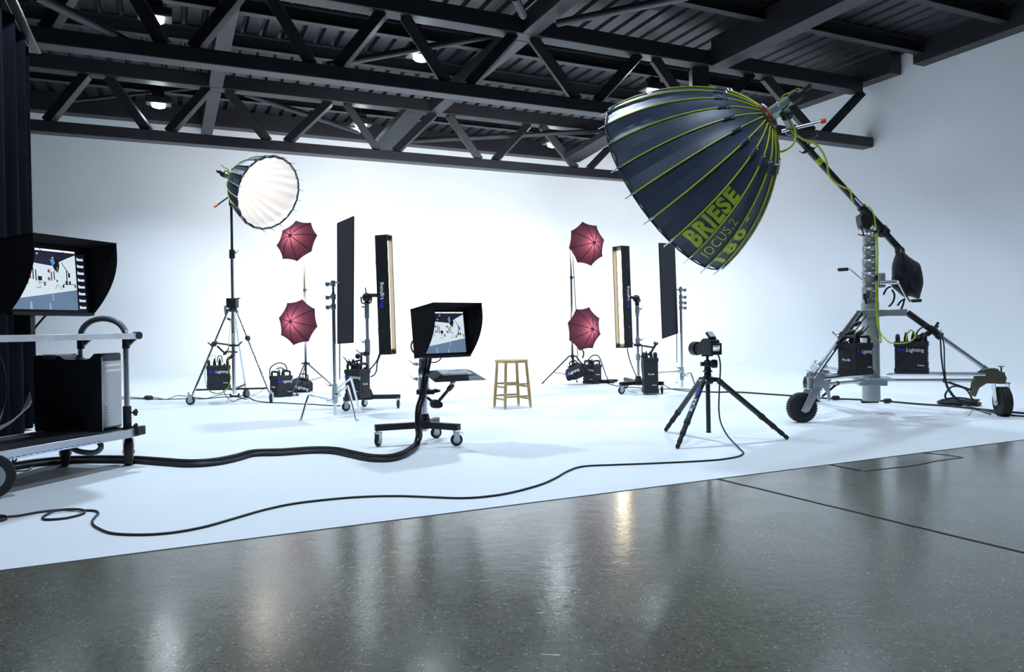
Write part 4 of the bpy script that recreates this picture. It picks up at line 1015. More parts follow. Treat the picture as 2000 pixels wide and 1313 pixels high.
k = MB().cyl(P + V((-.06, 0, .31)), P + V((-.04, -.02, .42)), .014).cyl(P + V((.04, 0, .31)), P + V((.05, -.02, .45)), .013)
pk.part('connector', k, 'black_plastic')
cable('black leads dropping from the left strip light to its stand', [W(741, 692, 8.45), W(736, 705, 8.45), W(726, 718, 8.48), W(722, 722, 8.5)], .008)
cable('black lead hanging in a curve below the left strip light', [W(743, 692, 8.44), W(737, 708, 8.43), W(735, 725, 8.43), W(730, 733, 8.46), W(724, 736, 8.48)], .008)
# right bank: lit side turned to the camera
br = W(1247, 759, 9.95); br.z = 0
zr = lambda y: W(1243, y, 9.95).z
cb, ct = W(1219.5, 679.5, 9.85), W(1212.5, 481.5, 9.85)
P_ = cb
S2, A2, L2 = strip_light(cb, ct, face(cb, -44), .165, .155, 'right strip light bank with two bright tubes facing the camera')
TR = Thing('rolling_stand', 'chrome stand on a black wheeled base holding the right strip light', 'rolling stand', br)
wheeled_base(TR, br, [G(1214, 770), G(1293, 769), G(1222, 759)], .135, .048, [RAD(15), RAD(80), RAD(30)])
TR.part('column', MB().cyl(V((br.x, br.y, .13)), V((br.x, br.y, zr(700))), .022, n=18), 'chrome')
TR.part('riser', MB().cyl(V((br.x, br.y, zr(700))), V((br.x, br.y, zr(618))), .0185, n=18), 'chrome')
TR.part('riser', MB().cyl(V((br.x, br.y, zr(618))), V((br.x, br.y, zr(595))), .024, n=18), 'aluminium')
for y, s in ((696, 1), (664, 1), (604, 1)):
    k = MB().cyl(V((br.x, br.y, zr(y + 8))), V((br.x, br.y, zr(y - 4))), .031, n=16); clamp(k, V((br.x + .04, br.y - .01, zr(y))), .016, V((1, 0, .2))); TR.part('collar', k, 'zinc')
hd = MB().sphere(V((br.x - .01, br.y, zr(583))), .05, 12).cyl(V((br.x, br.y, zr(597))), V((br.x, br.y, zr(578))), .028).cyl(V((br.x, br.y, zr(582))), A2 @ V((0, .09, L2 * .5)), .02).cyl(V((br.x - .02, br.y - .06, zr(587))), V((br.x + .03, br.y + .05, zr(587))), .03)
TR.part('tilt_head', hd, 'black_metal')
ar = MB(); cp = V((br.x, br.y, zr(674))); clamp(ar, cp + V((0, -.03, 0)), .028, V((-1, -.2, 0)))
ar.cyl(cp + V((-.06, -.04, 0)), cp + V((.02, -.03, 0)), .012).cyl(cp, W(1277, 679, 9.75), .012).cyl(W(1277, 679, 9.75), W(1282, 671, 9.72), .016).lathe([(-.012, .03), (.012, .036)], W(1281, 671, 9.72), (.2, -.3, 1), 12).cyl(W(1279, 676, 9.72), W(1272, 688, 9.72), .014).cyl(W(1272, 688, 9.72), W(1266, 694, 9.72), .018)
TR.part('support_arm', ar, 'black_metal')
P = W(1270, 764, 9.72); P.z = 0.02
pk, A = power_pack(P, face(P, 8), 'black power pack on the wheeled base of the right strip light', wd=.20, dp=.22, h=.46, logo_front=False, side='Pro-8a')
t = text('Pro-8a', .030, .001); wt = width(t); t.v = [q_ - V((wt / 2, 0, 0)) for q_ in t.v]
pk.part('lettering', onfront(t, 0, -.1135, .24).xf(A), 'white_print', fix=False)
cable('black lead falling from the right strip light to its base', [W(1225, 680, 9.85), W(1229, 700, 9.85), W(1237, 722, 9.88), W(1243, 735, 9.9)], .007)
cable('black lead curving from the right support arm down past the pack', [W(1254, 674, 9.85), W(1254, 690, 9.82), W(1253, 715, 9.82), W(1256, 735, 9.82), W(1262, 748, 9.8)], .007)

# ------------------------------------------------------------------ monitors with felt hoods
def screen_art(w_, h_, thumbs):
    """the picture on the screens, in metres, x to the right, z up; one flat mesh of coloured patches"""
    names = ['screen_white', 'screen_dark', 'screen_floor', 'screen_black', 'screen_red', 'screen_blue', 'screen_bright', 'screen_green', 'screen_glow']
    mb = MB(); lay = [0]
    W_ = 0.87 if thumbs else 1.0
    def pg(pts, mi, dz=None):
        lay[0] += 1; y = -0.0006 - 0.00006 * lay[0]
        mb.add([V(((-.5 + px * W_) * w_, y, (-.5 + pz) * h_)) for px, pz in pts], [tuple(range(len(pts)))], mi)
    def rc(x0, z0, x1, z1, mi): pg([(x0, z0), (x1, z0), (x1, z1), (x0, z1)], mi)
    rc(0, 0, 1, 1, 0)
    pg([(0, .80), (.62, .73), (.86, .87), (1, .94), (1, 1), (0, 1)], 1)
    pg([(0, 0), (1, 0), (1, .345), (0, .152)], 2)
    rc(0, .97, 1, 1, 6)
    for a, b in (((0, .93), (.6, .82)), ((.22, .99), (.24, .80)), ((.45, 1), (.56, .86)), ((.70, .9), (.83, .99))):
        pg([a, (a[0] + .012, a[1]), (b[0] + .012, b[1]), b], 3)
    for x, z in ((.155, .97 - .05), (.415, .915), (.155, .845), (.355, .815), (.645, .865)):
        pg([(x + .012 * cos(k), z + .014 * sin(k)) for k in (0, 1.05, 2.1, 3.14, 4.19, 5.24)], 6)
    pg([(.60, .84), (.66, .86), (.73, .83), (.745, .74), (.715, .615), (.66, .67)], 3); pg([(.60, .835), (.66, .85), (.68, .78), (.635, .73)], 5)
    pg([(.695, .70), (.72, .74), (.712, .62), (.70, .625)], 7)
    pg([(.77, .80), (.78, .80), (.875, .64), (.865, .63)], 3)
    rc(.84, .42, .856, .66, 3); rc(.822, .44, .85, .49, 3); rc(.876, .44, .905, .49, 3); rc(.87, .55, .90, .63, 3); rc(.78, .43, .98, .44, 3); rc(.77, .375, .80, .42, 3); rc(.965, .38, .985, .43, 3)
    for x, z in ((.29, .645), (.29, .525), (.573, .64), (.57, .51)):
        pg([(x + .021 * cos(k), z + .032 * sin(k)) for k in [q * .785 for q in range(8)]], 4)
    for x, z0, z1 in ((.33, .49, .68), (.37, .47, .65), (.602, .48, .63), (.643, .50, .64)): rc(x, z0, x + .016, z1, 3)
    pg([(.225, .77 - .03), (.29, .75), (.285, .68), (.235, .68)], 6); rc(.226, .42, .229, .7, 3); pg([(.185, .41), (.20, .41), (.228, .54)], 3); pg([(.265, .41), (.25, .41), (.228, .54)], 3)
    rc(.405, .475, .465, .545, 3); rc(.425, .36, .43, .48, 3); rc(.37, .355, .445, .362, 3); rc(.405, .44, .48, .447, 3)
    rc(.485, .39, .517, .46, 7); pg([(.69, .43), (.695, .43), (.665, .35), (.655, .35)], 3); pg([(.69, .43), (.695, .43), (.765, .35), (.755, .35)], 3); rc(.68, .465, .70, .50, 3)
    pg([(.265, 0), (.30, 0), (.295, .13), (.27, .13)], 8); pg([(.55, .0), (.575, 0), (.572, .11), (.552, .11)], 8); pg([(.605, .15), (.62, .15), (.62, .26), (.603, .26)], 8)
    if thumbs:
        rc(1, 0, 1 / W_, .97, 3)
        for i in range(8):
            z = .85 - i * .118; rc(1.02, z, 1.125, z + .055, 0); pg([(1.02, z + .055), (1.125, z + .055), (1.125, z + .04), (1.06, z + .035)], 1)
    return mb, names
def monitor(P, yaw, tilt, w_, h_, hd, label, thumbs, bk=.055):
    """P: centre of the screen; front looks to -y"""
    T = Thing('monitor', label, 'monitor', P - V((0, 0, h_ / 2)), None)
    A = place(P, yaw, tilt); fr = .020
    b = MB().box((0, .030, 0), (w_ + 2 * fr, .052, h_ + 2 * fr)).box((0, .062, 0), (w_ * .6, .03, h_ * .6))
    T.part('panel', b.xf(A), 'black_plastic', bevel=.004)
    bz = MB()
    for s in (-1, 1):
        bz.box((s * (w_ / 2 + fr / 2), -.003, 0), (fr, .010, h_ + 2 * fr)).box((0, -.003, s * (h_ / 2 + fr / 2)), (w_, .010, fr))
    T.part('bezel', bz.xf(A), 'boom_tube', bevel=.002)
    sm, names = screen_art(w_, h_, thumbs); T.part('screen', sm.xf(A), names, fix=False)
    X, Zt, Zb = w_ / 2 + fr + .008, h_ / 2 + fr + .012, -h_ / 2 - fr - .005
    prof = [(bk, Zt), (-hd, Zt), (-hd, Zt - .06)]
    for k in range(1, 10):
        t = k / 9; prof.append((-hd + (hd - .02) * t ** 2.1, (Zt - .06) + (Zb - Zt + .06) * t))
    prof += [(bk, Zb)]
    hd_ = T.part('hood', MB().box((0, (bk - hd) / 2, Zt + .003), (2 * X + .012, hd + bk, .007)).xf(A), 'hood_felt')
    for s in (-1, 1):
        T.part('hood_side', MB().prism([V((s * X - .003, y, z)) for y, z in prof], V((.006, 0, 0))).xf(A), 'hood_felt', hd_)
    T.part('lower_ledge', MB().box((0, -.012, -h_ / 2 - fr - .008), (w_ + 2 * fr, .05, .018)).xf(A), 'black_plastic', bevel=.002)
    d = MB()
    for s in (-.25, .1): d.sphere((w_ * s, -.039, -h_ / 2 - fr - .008), .004, 8)
    T.part('indicator', d.xf(A), 'blue_print')
    return T, A

# ---- centre: monitor trolley with tray
DM = 5.86
bm_ = W(829, 850, DM); bm_.z = 0
zm = lambda y: W(829, y, DM).z
MS = Thing('monitor_stand', 'chrome monitor stand with black legs on casters in front of the stool', 'monitor stand', bm_)
wheeled_base(MS, bm_, [G(739, 872), G(892, 871), G(852, 856)], .145, .047, [RAD(70), RAD(12), RAD(25)], .05, .05)
atm = lambda y, dx=0, dy=0: V((bm_.x + dx, bm_.y + dy, zm(y)))
MS.part('column', MB().cyl(atm(842), atm(762), .030, n=20), 'chrome')
MS.part('mast_section', MB().lathe([(zm(762), .030), (zm(760), .044), (zm(738), .044), (zm(736), .036)], V((bm_.x, bm_.y, 0)), (0, 0, 1), 22), 'aluminium')
MS.part('mast_section', MB().lathe([(zm(738), .038), (zm(734), .042), (zm(722), .042), (zm(719), .036), (zm(706), .036), (zm(702), .032), (zm(694), .032)], V((bm_.x, bm_.y, 0)), (0, 0, 1), 22), 'chrome')
for y in (740, 711):
    k = MB(); clamp(k, atm(y, -.055, -.02), .016, V((-1, 0, .15))); MS.part('knob', k, 'zinc')
MS.part('mount', MB().box(atm(697, .02, -.02), (.13, .10, .02)).box(atm(690, .03, .03), (.10, .04, .06)), 'grey_paint', bevel=.004)
k = MB().box(atm(765, .02, -.03), (.14, .08, .035)).box(atm(765, .0, .0), (.10, .10, .04)).prism([atm(760, .08, -.03), atm(760, .10, -.03), atm(763, .135, -.03), atm(766, .13, -.03), atm(768, .08, -.03)], (0, .05, 0)); MS.part('arm_clamp', k, 'black_metal', bevel=.003)
el = W(849, 789, 5.66)
MS.part('support_arm', MB().cyl(atm(768, .0, -.06), el, .0115, n=10).cyl(atm(763, -.02, -.05), atm(768, .02, -.07), .018), 'boom_tube')
MS.part('elbow_knob', MB().lathe([(-.035, .028), (-.02, .034), (.02, .034), (.035, .028)], el + V((0, -.0, 0)), (.5, -1, .1), 16).lathe([(-.02, .024), (.02, .024)], el + V((.032, .0, -.01)), (.7, -1, .3), 14), 'black_plastic')
a0 = W(856, 785, 5.66); a1 = W(884, 752, 5.62)
MS.part('support_arm', MB().cyl(a0, a1, .0125, n=10).cyl(a0.lerp(a1, .72), a1, .020, n=12), 'boom_tube')
MS.part('tray_joint', MB().sphere(W(885, 747, 5.62), .017, 10).cyl(W(885, 752, 5.62), W(885, 741, 5.62), .010).cyl(W(880, 749, 5.60), W(889, 745, 5.62), .012), 'zinc')
zt2 = W(883, 739.5, 5.5).z
tc = [W(836, 728.5, 5.85), G(883, 741.5, zt2), G(957, 735.5, zt2), G(912, 724, zt2 + .02)]
TY = Thing('laptop_tray', 'thin black tray on a jointed arm below the centre monitor', 'tray', W(885, 741, 5.62))
t0 = W(887, 731.5, 5.72); yw = RAD(24); At = M.Translation(t0) @ rotz(yw) @ M.Rotation(RAD(9.5), 4, 'X')
hx, hy = .205, .165
up_ = [(-hx + .06, -hy + .05, .012), (hx - .06, -hy + .05, .012), (hx - .06, hy - .05, .012), (-hx + .06, hy - .05, .012)]
lo_ = [(-hx, -hy, -.012), (hx, -hy, -.012), (hx, hy, -.012), (-hx, hy, -.012)]
tb = MB(); tb.add([V(p) for p in up_ + lo_] + [V((p[0], p[1], -.016)) for p in lo_], [(0, 1, 2, 3)] + [(i, (i + 1) % 4, 4 + (i + 1) % 4, 4 + i) for i in range(4)] + [(4 + i, 4 + (i + 1) % 4, 8 + (i + 1) % 4, 8 + i) for i in range(4)] + [(11, 10, 9, 8)])
TY.part('board', tb.xf(At), 'black_plastic', sharp=10)
tabl = MB().box((-.0, .0, .0165), (.25, .19, .008)); tabl.xf(At)
tt = Thing('graphics_tablet', 'flat pale grey tablet lying on the black tray', 'tablet', At @ V((0, 0, .013)))
tt.part('body', tabl, 'grey_paint', bevel=.003); tt.part('surface', MB().box((-.02, -.0, .0213), (.19, .15, .0015)).xf(At), 'sheet')
mc = W(868, 649.5, 5.66)
yawm = face(mc, 33)
monitor(mc, yawm, RAD(-7), .37, .315, .22, 'monitor in a black felt hood on the chrome stand at the centre', False, .115)
cable('black cable hanging in a loop under the centre monitor', [W(866, 692, 5.75), W(858, 704, 5.78), W(848, 708, 5.78), W(838, 707, 5.8), W(829, 703, 5.8)], .005)
cable('black cable curling behind the left side of the centre monitor', [W(806, 666, 5.75), W(803, 676, 5.78), W(806, 686, 5.8), W(815, 694, 5.82)], .007)
# cable snake from the stand to the cart
sn = [W(840, 695, 5.80), W(835, 720, 5.76), W(831, 745, 5.72), W(826, 775, 5.70), W(819, 800, 5.68), W(818, 830, 5.66), W(819, 855, 5.6), W(812, 870, 5.56), G(800, 880, .025), G(785, 889, .022), G(760, 895.5, .022), G(725, 895, .022), G(690, 888, .022), G(655, 881, .022), G(610, 880, .022), G(550, 884, .022), G(495, 886, .022), G(460, 895, .022), G(420, 903, .022), G(370, 906, .022), G(310, 902, .022), G(265, 899, .022), G(190, 898, .022), G(125, 900, .022), G(70, 905, .022), G(20, 912, .022), G(-30, 912, .022)]
S3 = spline(sn, 5)
for j, (off, l) in enumerate((((-.0145, -.006), 'thick black cable snaking over the white floor from the centre stand to the cart'), ((.0145, -.006), 'second thick black cable lying along the farther side of the long cable snake'), ((0, .0200), 'third black cable lying on top of the long cable snake'))):
    pp = []; hd0 = V((-1, 0, 0))
    for i, p in enumerate(S3):
        t = (S3[min(i + 1, len(S3) - 1)] - S3[max(i - 1, 0)]).normalized(); th = V((t.x, t.y, 0))
        kk = min(1, th.length ** 2 * 1.2); hh = (th * kk + hd0 * (1 - kk)).normalized(); s_ = V((0, 0, 1)).cross(hh); nn = t.cross(s_).normalized()
        if nn.z < 0 and th.length > .6: nn = -nn
        pp.append(p + s_ * off[0] + nn * off[1])
    cable(l, pp, (.0132 if j < 2 else .011), group=None, k=1, n=10)

# ------------------------------------------------------------------ stool
ft = [G(965.5, 796), G(986.5, 800.5), G(1036.5, 797), G(1013, 793)]
sctr = (ft[0] + ft[1] + ft[2] + ft[3]) / 4
zs = W(998, 703.5, sctr.y).z
St = Thing('stool', 'round wooden stool with two rows of rungs, alone at the centre of the white floor', 'stool', sctr)
ang = atan2((ft[1] - ft[0]).y, (ft[1] - ft[0]).x)
sr = 32.5 * sctr.y / FPX
St.part('seat', MB().lathe([(-.034, sr * .93), (-.028, sr), (-.008, sr), (0, sr * .96)], V((sctr.x, sctr.y, zs + .006)), (0, 0, 1), 40), 'wood')
tops = []
for f in ft:
    f2 = V((f.x, f.y, 0)); tp = sctr + (f2 - sctr) * .80; tp.z = zs - .026; tops.append(tp)
    l = St.part('leg', MB().lathe([(0, .013), (.05, .016), ((tp - f2).length * .5, .019), ((tp - f2).length, .016)], f2, tp - f2, 14), 'wood')
    St.part('foot', MB().cyl(f2, f2 + (tp - f2).normalized() * .018, .0165, n=12), 'rubber' if False else 'bright_strip', l)
for zr_, off in ((.40, 0), (.175, 0)):
    for i in range(4):
        j = (i + 1) % 4; h_ = zs * (zr_ + (.05 if i % 2 else 0)) / .5 * .56
        a = ft[i].lerp(tops[i], h_ / tops[i].z); b = ft[j].lerp(tops[j], h_ / tops[j].z)
        St.part('rung', MB().lathe([(0, .008), ((b - a).length * .3, .011), ((b - a).length * .7, .011), ((b - a).length, .008)], a, b - a, 12), 'wood')

# ------------------------------------------------------------------ camera on its tripod
tf = [G(1300, 843), G(1323, 877), G(1538, 859)]
tcn = W(1384, 845, 5.78)
ap = V((tcn.x, tcn.y, W(1384, 741, 5.78).z))
Tp = Thing('tripod', 'low black carbon tripod with widely splayed legs carrying the camera', 'tripod', V((tcn.x, tcn.y, 0)))
at_ = lambda z, dx=0, dy=0: V((tcn.x + dx, tcn.y + dy, z))
Tp.part('centre_column', MB().cyl(at_(W(1384, 845, 5.78).z), at_(ap.z - .01), .0175, n=18).cyl(at_(W(1384, 845, 5.78).z - .001), at_(W(1384, 845, 5.78).z + .006), .02, n=18), 'carbon')
sp = MB().lathe([(-.035, .036), (-.02, .046), (.015, .046), (.025, .030)], ap, (0, 0, 1), 20)
for f in tf:
    dn = V((f.x - ap.x, f.y - ap.y, 0)).normalized(); sp.bar(ap + dn * .02, ap + dn * .085 + V((0, 0, -.004)), .04, .034)
Tp.part('shoulder', sp, 'black_metal', bevel=.004)
for i, f in enumerate(tf):
    dn = V((f.x - ap.x, f.y - ap.y, 0)).normalized(); tp = ap + dn * .08 + V((0, 0, -.008)); f2 = V((f.x, f.y, .012)); ax = f2 - tp; L = ax.length
    m_ = MB().lathe([(0, .020), (.01, .024), (.03, .024), (.035, .0215), (L * .62, .0215)], tp, ax, 18)
    l = Tp.part('leg', m_, 'carbon')
    k = MB()
    for a_, r in ((.60, .0245), (.76, .0215), (.88, .0185)): k.lathe([(L * a_, r * .9), (L * a_ + .006, r), (L * (a_ + .055), r), (L * (a_ + .055) + .004, r * .86)], tp, ax, 18)
    k.lathe([(L * .62, .020), (L * .80, .019), (L * .80, .017), (L * .90, .016), (L * .90, .014), (L * .97, .013)], tp, ax, 16)
    Tp.part('leg_lock', k, 'rubber', l); Tp.part('foot', MB().lathe([(L * .955, .013), (L * .965, .017), (L * 1.0, .015), (L * 1.01, .010)], tp, ax, 14), 'rubber', l)
    Tp.part('hinge_bolt', MB().cyl(tp + ax.normalized().cross(V((0, 0, 1))).normalized() * .028, tp - ax.normalized().cross(V((0, 0, 1))).normalized() * .028, .010, n=12), 'zinc', l)
    if i == 1:                                  # lettering along the front leg
        u = ax.normalized(); cam_d = (CAM - tp).normalized(); nn = (cam_d - u * cam_d.dot(u)).normalized()
        xx = u; yy = nn.cross(xx); lg = logo(.050)
        if yy.z < -10: yy = -yy
        o = tp + ax * .315 + nn * .0217
        out = []
        for p in lg.v:
            th = (p.y - .018) / .0217; out.append(tp + ax * .315 + xx * (p.x) + (nn * cos(th) + yy * sin(th)) * .0226)
        lg.v = out; Tp.part('logo', lg, ['blue_print', 'white_print'], l, fix=False)
hc = W(1385, 712, 5.78)
Bh = Thing('ball_head', 'black ball head between tripod and camera', 'tripod head', at_(W(1384, 737, 5.78).z))
Bh.part('neck', MB().lathe([(0, .024), (.012, .028), (.03, .028), (.038, .022), (.042, .040), (.056, .030)], at_(W(1384, 737, 5.78).z), (0, 0, 1), 20), 'black_metal')
Bh.part('body', MB().sphere(at_(W(1384, 711, 5.78).z), .034, 16, sc3=(1, 1, 1.05)).cyl(at_(W(1384, 718, 5.78).z), at_(W(1384, 724, 5.78).z), .026), 'black_plastic')
Bh.part('ball_stem', MB().cyl(at_(W(1384, 706, 5.78).z), at_(W(1384, 696, 5.78).z), .011), 'black_metal')
Bh.part('knob', MB().lathe([(0, .026), (.008, .033), (.038, .033), (.048, .027)], at_(W(1384, 710.5, 5.78).z, .022, -.02), (1, -.45, 0), 20), 'rubber')
Bh.part('knob', MB().lathe([(0, .016), (.02, .018)], at_(W(1384, 711, 5.78).z, -.032, -.005), (-1, -.2, 0), 14), 'rubber')
Bh.part('quick_release_plate', MB().box(at_(W(1384, 694.5, 5.78).z, 0, 0), (.085, .06, .012), rotz(RAD(-20)).to_3x3()), 'black_metal', bevel=.002)
# camera: the optical axis looks left and away; the back with its screen towards us
cz_ = W(1384, 692.5, 5.78).z
Ay = M.Translation(at_(cz_)) @ rotz(RAD(22))           # local +y = the way the lens looks
Kc = Thing('camera', 'black medium format camera with tilted viewfinder screen on the tripod', 'camera', at_(cz_))
side = [(-.10, .005), (-.10, .105), (-.085, .118), (-.045, .128), (.0, .125), (.055, .085), (.075, .075), (.075, .0), (-.06, .0)]
Kc.part('body', MB().prism([V((-.045, y, z)) for y, z in side], V((.09, 0, 0))).xf(Ay), 'black_plastic', bevel=.006)
Kc.part('digital_back', MB().box((0, -.095, .045), (.10, .045, .092)).xf(Ay), 'boom_tube', bevel=.005)
sm, names = screen_art(.062, .045, False)
sm.v = [p + V((-.004, 0, 0)) for p in sm.v]; Kc.part('back_screen', sm.xf(Ay @ M.Translation((0, -.1185, .05))), names, fix=False)
Kc.part('grip', MB().prism([V((.045, .06, .0)), V((.07, .05, .0)), V((.072, .005, .0)), V((.045, -.01, .0))], V((0, 0, .078))).xf(Ay), 'rubber', bevel=.006)
Kc.part('lens', MB().lathe([(.07, .036), (.085, .036), (.088, .041), (.10, .041), (.102, .033), (.112, .036), (.114, .054), (.170, .056), (.173, .048)], (0, 0, .044), (0, 1, 0), 26).xf(Ay), 'black_metal')
Kc.part('lens_glass', MB().sphere((0, .163, .044), .045, 16, sc3=(1, .2, 1)).xf(Ay), 'computer_side')
vf = M.Translation((0.0, -.055, .158)) @ M.Rotation(RAD(-48), 4, 'X')
Kc.part('viewfinder', MB().box((0, .012, 0), (.062, .024, .072)).xf(Ay @ vf), 'black_plastic', bevel=.008)
Kc.part('viewfinder_window', MB().box((0, -.0015, 0), (.048, .004, .058)).xf(Ay @ vf), 'sheet', label='pale grey viewfinder window')
Kc.part('viewfinder_foot', MB().cyl((0, -.045, .122), (0, -.05, .142), .014).xf(Ay), 'black_plastic')
tether = [W(1402, 692, 5.72), W(1405.5, 702, 5.70), W(1407, 720, 5.70), W(1405, 760, 5.70), W(1404, 800, 5.68), W(1408, 826, 5.66), W(1420, 850, 5.5), W(1436, 868, 5.4), G(1447, 879, .006), G(1452, 885, .006), G(1444, 891, .006), G(1420, 896, .006), G(1380, 900, .006), G(1280, 905, .006), G(1200, 908, .006), G(1140, 911, .006), G(1110, 920, .006), G(1085, 934, .006), G(1055, 947, .006), G(1000, 962, .006), G(950, 970, .006), G(900, 973, .006), G(840, 971, .006), G(780, 969, .006), G(720, 970, .006), G(660, 974, .006), G(580, 983, .006), G(520, 995, .006), G(460, 1012, .006), G(400, 1029, .006), G(340, 1040, .006), G(280, 1044.5, .006), G(220, 1042, .006), G(190, 1031, .006), G(180, 1021, .006), G(185, 1011, .006), G(192, 1003, .006), G(185, 998, .006), G(165, 997, .006), G(150, 995.5, .009), G(110, 998, .012), G(85, 1009, .006), G(90, 1015, .006), G(130, 1012, .006), G(163, 1003, .007), G(160, 996, .013), G(130, 995, .008), G(80, 1000, .006), G(40, 1007, .006), G(10, 1010, .010), G(-5, 1013, .006), G(-2, 1018, .006), G(12, 1014, .006), G(8, 1008, .014), G(-20, 1008, .006), G(-60, 1012, .006)]
cable('thin black tether cable from the camera snaking along the front of the white floor', tether, .0058, k=7)

# ------------------------------------------------------------------ equipment cart at the left edge
wl = V((-.30, -.954, 0)).normalized()          # long axis, towards the camera
ww = V((.954, -.30, 0)).normalized()           # across, to the right
RW = G(252, 908); LW = G(128, 910); FW = G(-20, 976)
K0 = W(266, 838, 5.06); ZD = K0.z              # far right corner of the deck
LEN = 1.45; WID = .56
def kp(l, w_, z=0.0): return V((K0.x, K0.y, 0)) + wl * l + ww * (w_ - WID) + V((0, 0, z))   # l from the far end, w_ from the left side
Ca = Thing('equipment_cart', 'two level equipment cart with silver rails and U shaped handle at the left edge', 'cart', kp(LEN / 2, WID / 2))
dk_ = MB().prism([kp(0, 0, ZD - .012), kp(0, WID, ZD - .012), kp(LEN, WID, ZD - .012), kp(LEN, 0, ZD - .012)], V((0, 0, .010)))
Ca.part('deck', dk_, 'rubber')
for w_, nm in ((WID, 'right'), (0, 'left')):
    r_ = MB().bar(kp(-.01, w_, ZD - .022), kp(LEN, w_, ZD - .022), .022, .055)
    r_.bar(kp(-.01, w_ + .004, ZD - .046), kp(LEN, w_ + .004, ZD - .046), .026, .008)
    Ca.part('deck_rail', r_, 'aluminium', bevel=.003)
rr_ = MB()
for i in range(26):
    rr_.bar(kp(.30 + i * .04, WID + .0115, ZD - .040), kp(.325 + i * .04, WID + .0115, ZD - .040), .002, .005)
Ca.part('edge_marks', rr_, 'blue_print', label='blue printed scale along the lower rail')
Ca.part('end_rail', MB().bar(kp(0, 0, ZD - .022), kp(0, WID, ZD - .022), .03, .055), 'black_metal', bevel=.003)
eb = MB()
for w_ in (WID - .03, WID - .075): eb.bar(kp(-.05, w_, ZD - .03), kp(.04, w_, ZD - .03), .03, .05)
eb.bar(kp(-.05, WID + .02, ZD - .012), kp(.02, WID + .02, ZD - .012), .028, .06)
Ca.part('end_bracket', eb, 'black_metal', bevel=.004)
# U handle at the far end with its sockets and knobs
zU = W(195, 622, 5.08).z; zsh = W(195, 660, 5.08).z
hw0, hw1 = WID - .09 - .385, WID - .075
um = (hw0 + hw1) / 2; ur = (hw1 - hw0) / 2
pts = [kp(.0, hw0, ZD)] + [kp(.0, hw0, z) for z in (ZD + .3, zU - ur * .62)] 
arc = [kp(.0, um - ur * cos(a), zU - ur * .62 + ur * .62 * sin(a)) for a in [pi * k / 12 for k in range(1, 12)]]
pts = [kp(0, hw0, ZD), kp(0, hw0, zU - ur * .62)] + arc + [kp(0, hw1, zU - ur * .62), kp(0, hw1, ZD)]
Ca.part('handle', MB().tube(pts, .0185, 14, 1), 'aluminium')
ga = MB().tube([p + V((0, 0, .0)) for p in arc], .0205, 14, 1); Ca.part('handle_grip', ga, 'grey_cable', label='dark grip on the handle arch')
for w_ in (hw0, hw1):
    Ca.part('handle_socket', MB().cyl(kp(0, w_, ZD - .03), kp(0, w_, ZD + .155), .027, n=18), 'black_metal')
for z in (ZD + .11, ZD + .012):
    k = MB(); c_ = kp(-.02, hw1 + .045, z); k.cyl(kp(0, hw1 + .015, z), c_, .006, n=8)
    for a in range(5): k.sphere(c_ + V((.006, 0, 0)) + V((0, cos(a * 1.257) * .015, sin(a * 1.257) * .015)), .011, 8)
    k.sphere(c_, .013, 8); Ca.part('knob', k, 'rubber')
# upper shelf at eye level
ZS = HCAM + .004
Ca.part('upper_rail', MB().bar(kp(-.05, WID - .02, ZS - .016), kp(LEN, WID - .02, ZS - .016), .022, .040), 'bright_strip', bevel=.003)
Ca.part('upper_rail', MB().bar(kp(-.02, .06, ZS - .012), kp(LEN, .06, ZS - .012), .022, .034), 'aluminium', bevel=.003)
Ca.part('upper_shelf', MB().prism([kp(.0, .07, ZS - .022), kp(.0, WID - .03, ZS - .022), kp(LEN, WID - .03, ZS - .022), kp(LEN, .07, ZS - .022)], V((0, 0, .012))), 'rubber')
Ca.part('rail_cap', MB().cyl(kp(-.045, WID - .045, ZS - .012), kp(-.045, WID + .0, ZS - .012), .026, n=16), 'rubber')
for w_ in (hw0, hw1):
    k = MB().prism([kp(-.02, w_ - .005, ZS - .03), kp(-.05, w_ + .05, ZS - .036), kp(-.02, w_ + .012, ZS - .085)], wl * .02).cyl(kp(0, w_, ZS - .10), kp(0, w_, ZS - .03), .024, n=16)
    Ca.part('shelf_bracket', k, 'black_metal')
for w_ in (hw0, hw1):
    Ca.part('post', MB().cyl(kp(LEN - .04, w_, ZD), kp(LEN - .04, w_, ZS), .0185, n=14), 'aluminium')
Ca.part('folding_handle', MB().tube([W(128, 862, 4.95), W(136, 872, 4.9), W(152, 881, 4.88), W(172, 884.5, 4.86), W(188, 883, 4.86), W(197, 875, 4.87), W(195, 866, 4.9), W(187, 858, 4.93), W(178, 855, 4.95), W(168, 855.5, 4.95)], .0175, 12, 4), 'grey_cable', label='grey folded handle loop under the deck')
Ca.part('handle_bracket', MB().box(W(164, 857, 4.93), (.085, .05, .028), rotz(atan2(ww.y, ww.x)).to_3x3()).bar(W(152, 860, 4.96), W(162, 858, 4.94), .025, .025), 'zinc', bevel=.004)
# wheels
for F, nm, r, yw in ((RW, 'caster', .094, RAD(116)), (LW, 'caster', .090, RAD(122)), (FW, 'wheel', .125, RAD(35)), (FW - ww * .52, 'wheel', .125, RAD(35))):
    caster(Ca, F, r, yw, .052, 'zinc', top=ZD - .04, fork=(nm == 'caster'))
